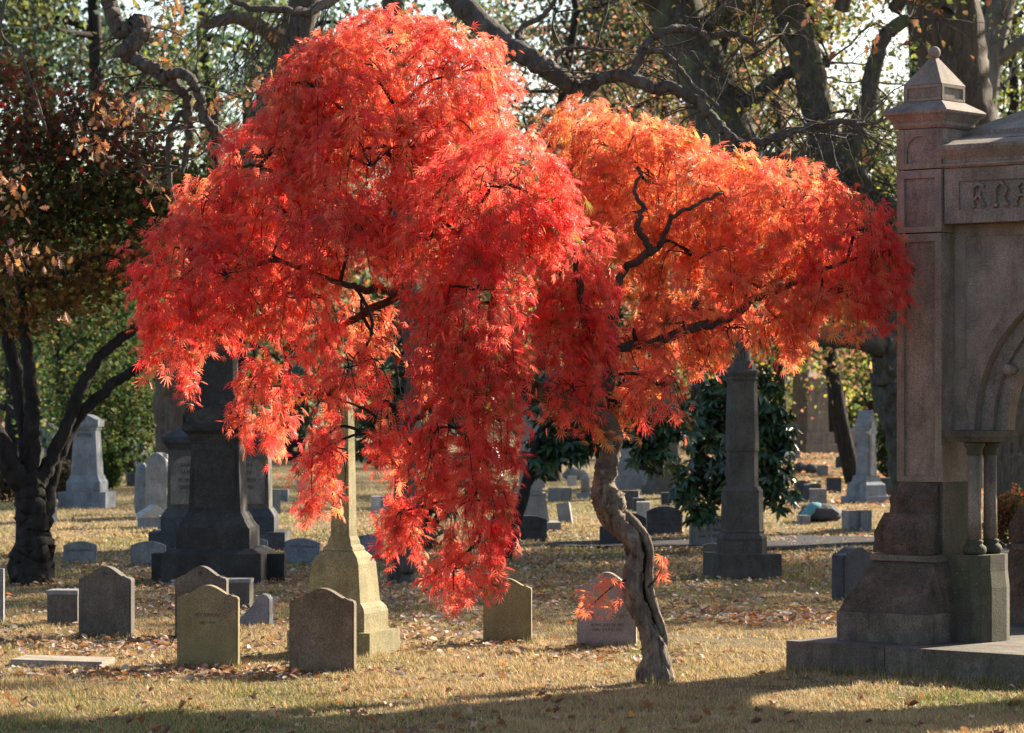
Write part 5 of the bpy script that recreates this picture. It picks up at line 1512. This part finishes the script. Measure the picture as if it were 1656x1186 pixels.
# --- big upright trunks
t, b0, d0 = limb_tree('tall_oak', 'thick dark furrowed trunk rising behind the gateway finial', 1640, 850, [
    [(1660, 865, 0, 62), (1656, 850, 0, 60), (1650, 780, 0, 54), (1640, 680, 0, 52), (1625, 560, 0, 52), (1590, 350, 0, 54), (1560, 200, 0, 54), (1540, 100, 0, 55), (1522, 0, 0, 58), (1500, -200, 0, 54), (1490, -420, 0, 46)],
    [(1515, 20, 0, 34), (1480, -40, -.3, 30), (1440, -110, -.6, 26), (1380, -220, -.8, 20)],
    [(1612, 860, .3, 20), (1610, 760, .3, 18), (1600, 640, .3, 16), (1590, 500, .3, 14)],
], 'oak_bark')
tb = Tubes(); tips = []
for k in range(9):
    recurse(tb, tips, P(1500 - 10 * k, -200 - 40 * k, d0), norm(np.array([rng.normal() + .5, rng.normal(), .8])), 3.2, .10, 4, .6, .05, 0, 5, (2, 4))
stuffpart(link('branchwork', tb.mesh('branchwork', b0), M['oak_bark'], t))
shade = np.array([13.0, 40.6, 9.2]) + norm(rng.normal(size=(150, 3))) * rng.random((150, 1)) ** .5 * np.array([6.0, 6.8, 1.7])
leaf_part(t, 'crown', b0, [crown_leaves(tips, 6500, .5, .15, GREEN + RUST), crown_leaves(shade, 9000, .4, .27, GREEN + RUST)], 'leaf_bg')  # second leaf set is unseen, added off frame to shade the middle lawn
t, b0, d0 = limb_tree('grey_trunk_tree', 'pale grey slanting trunk at the top right corner', 1590, 790, [
    [(1560, 800, 0, 30), (1565, 790, 0, 28), (1570, 600, 0, 26), (1580, 300, 0, 25), (1592, 140, 0, 24), (1610, 40, 0, 23), (1630, -40, 0, 22), (1670, -200, 0, 18)],
    [(1600, 110, 0, 10), (1650, 70, -.3, 9), (1700, 40, -.5, 7)], [(1590, 180, 0, 10), (1540, 120, .3, 8), (1500, 60, .4, 6)]], 'grey_bark')
tb = Tubes(); tips = []
for (px, py) in ((1650, 70), (1600, 100), (1600, 160), (1585, 230), (1640, -20), (1620, 40), (1580, 60)):
    for _ in range(3): recurse(tb, tips, P(px, py, d0), norm(rng.normal(size=3) * np.array([1, .4, .6])), 1.2, .03, 3, .6, 0, 0, 5, (1, 3))
stuffpart(link('branchwork', tb.mesh('branchwork', b0), M['grey_bark'], t))
leaf_part(t, 'crown', b0, [crown_leaves(tips, 900, .25, .11, GREEN)], 'leaf_bg')
t, b0, d0 = limb_tree('left_trunk_tree', 'broad grey trunk standing behind the dark obelisk', 292, 838, [
    [(292, 850, 0, 48), (292, 838, 0, 45), (290, 780, 0, 40), (290, 700, 0, 40), (292, 620, 0, 39), (302, 540, 0, 38), (330, 430, 0, 36), (385, 310, 0, 33), (430, 200, 0, 30), (475, 80, 0, 28), (500, -40, 0, 25), (520, -200, 0, 20)],
    [(470, 90, 0, 16), (430, 50, -.5, 13), (380, 30, -1, 11), (330, 40, -1.3, 8)]], 'oak_bark')
tb = Tubes(); tips = []
for k in range(8):
    recurse(tb, tips, P(500, -60 - 30 * k, d0), norm(np.array([rng.normal(), rng.normal(), .5])), 2.4, .08, 3, .6, .02, 0, 5, (2, 4))
stuffpart(link('branchwork', tb.mesh('branchwork', b0), M['oak_bark'], t))
leaf_part(t, 'crown', b0, [crown_leaves(tips, 2500, .45, .15, GREEN + HAZE_TEAL)], 'leaf_bg')

# --- rhododendrons
def rhododendron(label, dep, base_px, stems, blobs, n_whorl):
    b = np.array([(base_px - 828) / F * dep, dep, 0.]); t = thing('rhododendron', label, 'shrub', b)
    for rows in stems:
        tb = Tubes(); W, R = pxpath([(a, bb, dep + c, r) for a, bb, c, r in rows], 6); W[:, 2] = np.maximum(W[:, 2], -.04)
        tb.add(W, R, 8, .1); link('stem', tb.mesh('stem', b), M['dark_bark'], t)
    tb = Tubes(); pos = []; ax = []; nr = []; 
    for (cx, cy, rx, ry, w) in blobs:
        k = int(n_whorl * w); s = dep / F
        c = P(cx, cy, dep)
        dirs = norm(rng.normal(size=(k, 3))); rad = rng.random(k) ** .4
        q = c + dirs * rad[:, None] * np.array([rx * s, rx * s * .8, ry * s])
        for j in range(k):
            if rng.random() < .5: tb.add(smooth_path([c + (q[j] - c) * .2, (c + q[j]) / 2 + rng.normal(size=3) * .03, q[j]], 3), np.linspace(.008, .003, 7), 4)
            m = rng.integers(5, 9); ph = np.arange(m) * 2 * PI / m + rng.random()
            axis = norm(dirs[j] * .5 + np.array([0, 0, .6]) + rng.normal(size=3) * .3)
            u = norm(np.cross(axis, [.3, .9, .1])); v = np.cross(axis, u)
            d_ = np.cos(ph)[:, None] * u + np.sin(ph)[:, None] * v - np.array([0, 0, .55]) + axis * .1
            pos.append(np.repeat(q[j][None], m, 0)); ax.append(d_ + rng.normal(size=(m, 3)) * .15); nr.append(np.repeat(axis[None], m, 0) + rng.normal(size=(m, 3)) * .15)
    stuffpart(link('twig', tb.mesh('twig', b), M['dark_bark'], t))
    pos, ax, nr = map(np.vstack, (pos, ax, nr)); n = len(pos)
    col = pick([(.026, .056, .024), (.042, .085, .032), (.065, .115, .040), (.032, .066, .038)], n, .2)
    col = np.where(rng.random((n, 1)) < .015, np.array([[.40, .27, .05]]), col)
    leaf_part(t, 'foliage', b, [(OVAL, pos, ax, nr, rng.uniform(.10, .17, n), col)], 'leaf_shiny')


rhododendron('dark evergreen shrub with a slender slanting stem left of the maple trunk', 31.0, 815,
             [[(810, 925, 0, 13), (815, 905, 0, 11), (832, 850, 0, 10), (848, 800, 0, 9), (862, 740, 0, 8), (880, 690, 0, 6), (930, 660, 0, 4)], [(850, 790, 0, 6), (900, 720, -.1, 5), (960, 700, -.2, 3)]],
             [(880, 640, 60, 60, .8), (875, 730, 42, 50, .6), (915, 720, 45, 45, .6), (955, 700, 45, 40, .4), (1030, 690, 55, 55, .9), (1060, 730, 45, 40, .6), (1020, 620, 70, 50, .8), (1085, 690, 40, 45, .5), (940, 600, 70, 40, .6)], 62)
rhododendron('dense dark evergreen bush spreading behind the worn column', 33.0, 1190,
             [[(1190, 905, 0, 10), (1190, 890, 0, 9), (1180, 820, 0, 8), (1170, 740, 0, 6), (1180, 660, 0, 4)], [(1190, 880, 0, 7), (1220, 800, 0, 6), (1240, 720, 0, 4)]],
             [(1150, 680, 60, 60, 1), (1230, 660, 50, 60, .9), (1160, 760, 60, 50, 1), (1240, 740, 45, 60, 1), (1255, 790, 34, 36, .6), (1120, 790, 34, 28, .4), (1130, 830, 24, 22, .25), (1190, 620, 70, 40, .8), (1265, 700, 20, 40, .3)], 90)
rhododendron('shadowy evergreen shrub hidden behind the red maple foliage', 33.5, 690,
             [[(690, 900, 0, 10), (690, 880, 0, 9), (680, 800, 0, 7), (650, 700, 0, 5)], [(690, 870, 0, 7), (740, 780, 0, 6), (780, 680, 0, 4)]],
             [(640, 640, 70, 70, 1), (730, 640, 70, 80, 1), (560, 620, 60, 60, .8), (480, 640, 55, 60, .6), (710, 770, 50, 70, .7), (770, 760, 40, 70, .6), (600, 700, 60, 50, .6), (690, 850, 35, 40, .3), (660, 540, 120, 60, .8)], 70)

# --- far shrubs
def bush(label, px, base, w, h, pal, n, size, name='shrub', dep_r=.6):
    d = depth(base); s = d / F; b = np.array([(px - 828) * s, d, 0.]); t = thing(name, label, 'shrub', b)
    tb = Tubes(); tips = []
    for k in range(7):
        recurse(tb, tips, b + np.array([rng.normal() * .05, rng.normal() * .05, -.02]), norm(np.array([rng.normal() * .7, rng.normal() * .5, 1.1])), h * s * .5, .015 * h * s + .004, 2, .6, .05, 0, 4, (2, 3))
    link('stem', tb.mesh('stem', b), M['dark_bark'], t)['kind'] = 'stuff'
    u = norm(rng.normal(size=(n, 3))) * rng.random((n, 1)) ** .4
    lump = 1 + .25 * np.sin(u[:, :1] * 7 + 1) * np.cos(u[:, 2:] * 6)
    pos = b + np.array([0, 0, h * s * .53]) + u * lump * np.array([w * s / 2, w * s * .5 * dep_r, h * s * .5])
    pos[:, 2] = np.maximum(pos[:, 2], .03)
    leaf_part(t, 'foliage', b, [(DIAM, pos, rng.normal(size=(n, 3)), rng.normal(size=(n, 3)), rng.uniform(.6, 1.2, n) * size, pick(pal, n, .25))], 'leaf_bg')


bush('bright green low shrub just right of the blue grey monument', 176, 792, 40, 62, [(.07, .12, .03), (.11, .16, .04)], 1500, .09)
bush('brownish bare shrub left of the blue grey monument', 104, 812, 46, 62, [(.13, .10, .05), (.10, .09, .05)], 900, .07)
bush('dull brown hedge at the far left picture edge', 12, 812, 80, 60, [(.12, .08, .05), (.09, .08, .04)], 1200, .08)
bush('dark green shrub between the ringed cross and the gateway pillar', 1440, 775, 60, 105, [(.035, .07, .025), (.06, .10, .03), (.12, .14, .04)], 2200, .10)
bush('small leaved shrub with red berries seen through the gateway arch', 1640, 888, 80, 92, [(.06, .09, .025), (.12, .13, .04), (.20, .09, .03), (.30, .05, .03)], 2600, .045)
bush('green shrub low beside the far pillar', 1352, 706, 30, 30, [(.05, .09, .03)], 500, .12)

# --- background woodland, tree by tree
def wood(name, label, px, dep, h, cr, pal, n, size, trunk_r, bark='dark_bark', low=.25, w=None, group='woodland trees behind the graves', lean=0.):
    b = np.array([(px - 828) / F * dep, dep, 0.]); t = thing(name, label, 'tree', b, 0, group)
    tb = Tubes(); zz = np.linspace(-.1, h * .9, 9)
    W = np.stack([b[0] + lean * zz + np.cumsum(rng.normal(size=9) * .20), b[1] + np.zeros(9), zz], -1)
    tb.add(W, np.linspace(trunk_r, trunk_r * .3, 9), 9, .06)
    link('trunk', tb.mesh('trunk', b), M[bark], t)
    tb = Tubes(); tips = []
    for k in range(13):
        i = rng.integers(2, 9); hz = zz[i]
        if hz < h * low * .7: continue
        L = cr * rng.uniform(.55, .9) * (1.1 - .5 * hz / h)
        recurse(tb, tips, W[i], norm(np.array([rng.normal(), rng.normal(), rng.uniform(-.1, .5)])), L * .55, trunk_r * .3, 3, .55, .03, 0, 4, (1, 3))
    stuffpart(link('branchwork', tb.mesh('branchwork', b), M[bark], t))
    tips = np.array(tips)
    leaf_part(t, 'crown', b, [crown_leaves(tips, n, (.55, .55, .4), size, pal, DIAM, .4, .5, .22, w)], 'leaf_bg')


GT = GREEN + HAZE_TEAL
W_ = [
    ('tall hazy green tree at the far left top', 40, 78, 15, 4.5, HAZE_TEAL, 5200, .24, .28), ('hazy green tree with a dark trunk at upper left', 165, 66, 14, 4.0, GT, 5200, .22, .30),
    ('hazy green tree right of the crooked bough at upper left', 330, 72, 15, 4.2, HAZE_TEAL, 5200, .22, .26), ('green tree behind the weeping twigs at upper left', 470, 84, 17, 5, HAZE_TEAL, 5600, .25, .3),
    ('blue green tree far behind the red maple top', 620, 95, 19, 5.5, HAZE_TEAL, 5000, .28, .3), ('low yellow green tree behind the dark left stems', 110, 58, 5.5, 2.6, [(.05, .09, .028), (.08, .11, .03), (.035, .065, .025), (.15, .15, .04)], 5200, .15, .14),
    ('mid green tree left of the broad grey trunk', 220, 62, 6, 2.6, [(.06, .12, .035), (.09, .15, .04), (.05, .09, .03)], 4800, .15, .15), ('purple brown small tree behind the blue grey monument', 200, 90, 6.2, 2.6, [(.16, .06, .05), (.22, .10, .06), (.12, .08, .04)], 2600, .16, .12),
    ('olive tree behind the standing figure monument', 240, 120, 7, 4, [(.16, .15, .05), (.12, .13, .05)], 3600, .2, .15),
    ('rusty leaved bare tree left of the leaning stems', 880, 62, 14, 3.8, RUST, 2100, .15, .16), ('thin pink leaved tree above the orange maple crown', 990, 70, 15, 4.2, RUST + GREEN[:1], 2500, .16, .18),
    ('half bare green and rust tree between the leaning stems', 1130, 58, 13, 3.6, GREEN + RUST, 3000, .15, .15), ('slim rusty tree right of the leaning stems', 1240, 66, 14, 4, RUST + YELLOW, 2600, .15, .16),
    ('green and gold tree behind the gateway pillar', 1400, 60, 13, 3.8, GREEN + YELLOW[:2], 3200, .15, .17), ('bare grey green tree at far right top', 1600, 64, 14, 4, GREEN, 2300, .15, .18), ('dark leaved tree at the right picture edge', 1690, 75, 15, 4, GREEN, 3000, .18, .2),
    ('dense brown green tree filling the gap above the orange crown', 940, 92, 19, 5.0, RUST + HAZE_TEAL, 5200, .26, .3), ('dense grey green tree behind the leaning stems', 1085, 88, 19, 5.0, HAZE_TEAL + RUST[2:], 5200, .26, .3), ('dense rust green tree behind the gnarled fork', 1210, 95, 20, 5.2, RUST + GREEN, 5200, .27, .3), ('dense green tree behind the gateway finial', 1470, 90, 19, 5.0, GREEN, 5000, .26, .3), ('dense teal tree left of the dome of the red maple', 400, 98, 20, 5.4, HAZE_TEAL, 5200, .28, .3), ('dense teal tree at the far upper left corner', 90, 96, 20, 5.4, HAZE_TEAL, 5200, .28, .3),
    ('salmon leaved small tree under the right red branches', 1285, 99, 6.0, 3.2, [(.62, .22, .13), (.68, .32, .18), (.60, .28, .08), (.5, .15, .10)], 3600, .19, .12),
    ('dark trunk tree behind the plain rose grey pillar', 1337, 105, 13, 4, GREEN, 3000, .22, .42), ('grey green drooping tree behind the far grey pillar', 1420, 110, 9, 4, [(.12, .14, .06), (.16, .17, .07)], 4200, .24, .25),
    ('green tree in the far gap left of the evergreen bush', 1020, 100, 10, 4.5, GREEN, 3800, .24, .25), ('far green tree behind the stepped monuments', 760, 110, 12, 5, GT, 4200, .26, .25), ('far green tree behind the dark obelisk', 400, 105, 11, 5, GT, 4200, .26, .25),
    ('far olive tree right of the evergreen bush', 1250, 130, 11, 5, GREEN + YELLOW[:1], 4200, .28, .25), ('far hazy tree at the left horizon', 20, 110, 11, 5, GT + YELLOW[:1], 4200, .26, .25), ('far hazy tree behind the gateway', 1560, 120, 12, 5, GREEN, 4200, .28, .25),
]
for a in W_:
    a = list(a); a[6] = int(a[6] * (2.0 if a[1] < 650 else 2.1)); a[7] *= .8; wood('background_tree', a[0], *a[1:8], a[8], low=.75 if 'salmon' in a[0] else .25)
# distant tree line closing the horizon: one mass
n = 26000
ang = rng.uniform(-.24, .24, n); dd = rng.uniform(150, 200, n)
hh = 4 + 12 * fnoise(ang * 60 + 30, dd * .03, 31) + rng.random(n) * 3
pos = np.stack([ang * dd, dd, hh * rng.random(n) ** .8], -1)
tr_me = leaf_mesh('distant_wood', *DIAM, pos, rng.normal(size=(n, 3)), rng.normal(size=(n, 3)) + np.array([0, -.8, .4]), rng.uniform(.5, 1.1, n), pick(GT + RUST[:1] + YELLOW[:1], n, .2))
o = link('distant_wood', tr_me, M['leaf_bg']); tag(o, 'hazy distant wood closing the horizon', 'woodland', kind='stuff')


# ------------------------------------------------------------------ grass and fallen leaves
def px_of(x, y):
    return 828 + x / y * F, HOR + EYE * F / y


def patch(px, py, ells):
    r = np.zeros_like(px)
    for (cx, cy, rx, ry, a) in ells:
        r = np.maximum(r, a * np.exp(-(((px - cx) / rx) ** 2 + ((py - cy) / ry) ** 2)))
    return r


def in_gateway(x, y):
    dx, dy = x - 2.541, y - 18.60
    u = dx * math.cos(TH) - dy * math.sin(TH); v = dx * math.sin(TH) + dy * math.cos(TH)
    return (u > -.52) & (v > -.83) & (u < 2.8) & (v < 2.4)


def grass(name, n, d0, d1, hmin, hmax, wd):
    dd = 1 / (1 / d0 + rng.random(n) * (1 / d1 - 1 / d0)); x = rng.uniform(-.19, .19, n) * dd
    cl_ = fnoise(x * 9, dd * 9, 41)
    keep = (cl_ + .25 * rng.random(n) + .5 * (fnoise(x * 1.7, dd * 1.1, 91) - .5) > .50) & ~in_gateway(x, dd)
    x, dd = x[keep], dd[keep]; n = len(x)
    g = fnoise(x * .9 + 5, dd * .6, 51) + .12 * rng.normal(size=n)
    h = rng.uniform(hmin, hmax, n) * (.35 + 1.5 * fnoise(x * 3, dd * 3, 61) ** 1.5)
    ang = rng.random(n) * 2 * PI; lean = rng.uniform(.2, 1.5, n)
    z0 = ground_h(x, dd) - .004
    b = np.stack([x, dd, z0], -1)
    side = np.stack([np.cos(ang), np.sin(ang), np.zeros(n)], -1) * (wd * rng.uniform(.7, 1.3, n))[:, None]
    tip = b + np.stack([-np.sin(ang) * lean * h, np.cos(ang) * lean * h, h], -1)
    V = np.stack([b - side, b + side, tip], 1).reshape(-1, 3)
    tan = pick([(.45, .33, .16), (.38, .27, .125), (.50, .38, .20), (.31, .215, .105)], n, .17)
    gr = pick([(.18, .20, .05), (.24, .24, .06), (.14, .16, .045)], n, .15)
    mixf = np.clip((g - .55 + .07 * np.clip((dd - 30) / 10, 0, 1)) * 5, 0, 1)[:, None]
    col = np.where(rng.random((n, 1)) < mixf * .8, gr, tan)
    o = link(name, arr_mesh(name, V, np.arange(3 * n).reshape(-1, 3), np.repeat(col, 3, 0)), M['grass'])
    return o


tag(grass('lawn_grass', 440000, 14.6, 27, .012, .042, .0035), 'short dry tan and green lawn grass in the foreground', 'grass', kind='stuff')
tag(grass('far_grass', 200000, 27, 75, .02, .055, .008), 'tan and green lawn grass between the farther graves', 'grass', kind='stuff')

ELL = [(180, 1045, 230, 22, 1.0), (300, 1095, 260, 10, .8), (420, 1090, 120, 8, .7), (700, 1020, 90, 22, .9), (760, 1050, 130, 12, .6), (1000, 1060, 130, 12, .55), (1240, 1000, 150, 14, 1.0), (330, 985, 120, 18, .7),
       (150, 990, 90, 16, .6), (900, 905, 700, 26, 1.1), (900, 870, 700, 20, .8), (300, 940, 300, 14, .8), (1000, 940, 500, 14, .7), (800, 970, 500, 12, .5), (1280, 880, 200, 12, .6), (1300, 940, 200, 20, .35), (450, 1020, 60, 14, .4), (620, 960, 120, 30, .4), (1150, 900, 300, 16, .8), (500, 905, 300, 14, .8), (60, 905, 200, 14, .7)]
LCOL = [(.30, .15, .07), (.24, .13, .075), (.36, .21, .11), (.42, .30, .20), (.20, .12, .08), (.36, .22, .12), (.42, .16, .05), (.40, .34, .30), (.50, .42, .36)]


def litter(n, d0, d1):
    dd = 1 / (1 / d0 + rng.random(n) * (1 / d1 - 1 / d0)); x = rng.uniform(-.18, .18, n) * dd
    px, py = px_of(x, dd)
    pr = patch(px, py, ELL) * (.25 + 1.3 * fnoise(x * 2.2, dd * 1.6, 71) ** 1.5) * .8 + .015
    keep = (rng.random(n) < pr) & ~in_gateway(x, dd)
    x, dd = x[keep], dd[keep]
    return np.stack([x, dd, ground_h(x, dd) + rng.uniform(.004, .03, len(x))], -1)


lp = np.vstack([litter(60000, 14.6, 27), litter(85000, 22, 60)])
# far carpet of sunlit orange leaves
m_ = 9000
xx = rng.uniform(3.0, 14, m_); yy = rng.uniform(45, 110, m_)
lf = np.stack([xx, yy, np.full(m_, .02)], -1)
n = len(lp)
col = pick(LCOL, n, .2)
parts_ = []
near_i = np.argsort(lp[:, 1])
near300 = near_i[:300]; rest = near_i[300:]


def rnd_pose(n):
    a = rng.random(n) * 2 * PI
    ax = np.stack([np.cos(a), np.sin(a), rng.normal(size=n) * .25], -1)
    nr = rng.normal(size=(n, 3)) * .35 + np.array([0, 0, 1.])
    return ax, nr


CURL = (np.array([(0, 0, .0), (.30, .3, .14), (.26, .7, .16), (0, 1, .05), (-.26, .7, .2), (-.30, .3, .12), (0, .5, -.02)]), OVAL[1])
ax, nr = rnd_pose(len(rest))
V1 = (CURL, lp[rest], ax, nr, rng.uniform(.03, .066, len(rest)), col[rest])
ax, nr = rnd_pose(m_)
V2 = (DIAM, lf, ax, nr, rng.uniform(.08, .16, m_), pick([(.50, .26, .12), (.42, .2, .09), (.55, .36, .18)], m_, .2))
o = leaf_part(None, 'leaf_litter', (0, 0, 0), [V1, V2], 'leaf_dry'); tag(o, 'scattered dry fallen leaves carpeting the lawn', 'fallen leaves', kind='stuff')

# longer tufts where the mower misses, along the feet of stones, plinths and the trunk
bl = []
for (x, y, w, th, rz) in NEAR + [(2.541 - .51 * .766 - .82 * .643 + u * .766, 18.60 + .51 * .643 - .82 * .766 - u * .643 - .01, .3, .02, -TH) for u in np.arange(.1, 2.2, .28)] + [(P(1058, 0, 17.5)[0], 17.45, .2, .1, 0), (-.97, 19.2, .6, .45, -.36)]:
    m = int(260 * w / .35); a_ = rng.uniform(-.55, .55, m) * w; b_ = -th / 2 - np.abs(rng.normal(size=m)) * .025
    k_ = rng.random(m) < .25; a_[k_] = np.sign(a_[k_]) * (w / 2 + np.abs(rng.normal(size=k_.sum())) * .02); b_[k_] = rng.uniform(-.5, .5, k_.sum()) * th
    bl.append(np.stack([x + a_ * math.cos(rz) - b_ * math.sin(rz), y + a_ * math.sin(rz) + b_ * math.cos(rz)], -1))
bl = np.vstack(bl); m = len(bl); h_ = rng.uniform(.025, .095, m) * rng.uniform(.5, 1, m)
b3 = np.stack([bl[:, 0], bl[:, 1], ground_h(bl[:, 0], bl[:, 1]) - .004], -1); an = rng.random(m) * 6.28; ln_ = rng.uniform(0, .7, m)
sd = np.stack([np.cos(an), np.sin(an), np.zeros(m)], -1) * .003
tp_ = b3 + np.stack([-np.sin(an) * ln_ * h_, np.cos(an) * ln_ * h_, h_], -1)
o = link('grass_tuft', arr_mesh('grass_tuft', np.stack([b3 - sd, b3 + sd, tp_], 1).reshape(-1, 3), np.arange(3 * m).reshape(-1, 3), np.repeat(pick([(.40, .31, .16), (.22, .22, .07), (.30, .27, .10)], m, .15), 3, 0)), M['grass'])
tag(o, 'longer grass tufts along the feet of the stones', 'grass', kind='stuff')

# foreground leaves, each one an object
extra = np.array([[P(px, py, depth(py))[0], depth(py), .012] for px, py in ((170 * 1.0, 1096), (270, 1092), (372, 1138), (1156, 1083), (1030, 1162), (972, 1174), (990, 1120), (560, 1140), (905, 1055), (1110, 1050), (1120, 1170), (1175, 1160), (640, 1165), (1540, 1105), (1440, 1098), (720, 1125), (1245, 1120), (60, 1150), (745, 1085), (215, 1065))])
fg = np.vstack([extra, lp[near300][:280]])
FCOL = {'orange': (.62, .24, .04), 'brown': (.30, .15, .07), 'tan': (.46, .33, .20), 'dark brown': (.16, .09, .055)}
protos = {}
for nm, c in FCOL.items():
    protos[nm] = [arr_mesh('fallen_leaf', (STAR[0] if k % 2 else CURL[0]) * np.array([1, 1, .7 + .8 * k]), STAR[1] if k % 2 else CURL[1], np.repeat(np.array([c]), len(STAR[0] if k % 2 else CURL[0]), 0)) for k in range(4)]
for i, p in enumerate(fg):
    nm = 'orange' if i < 10 else ('brown', 'tan', 'dark brown', 'brown')[i % 4]
    o = link('fallen_leaf', protos[nm][int(rng.integers(4))], M['leaf_dry'])
    o.location = (float(p[0]), float(p[1]), float(ground_h(p[0], p[1])) + .018)
    o.rotation_euler = (float(rng.normal() * .3), float(rng.normal() * .3), float(rng.random() * 6.28))
    sz = float(rng.uniform(.04, .068)); o.scale = (sz, sz, sz)
    tag(o, nm + ' dry fallen leaf lying on the foreground grass', 'leaf', 'fallen leaves on the foreground grass, ' + nm)
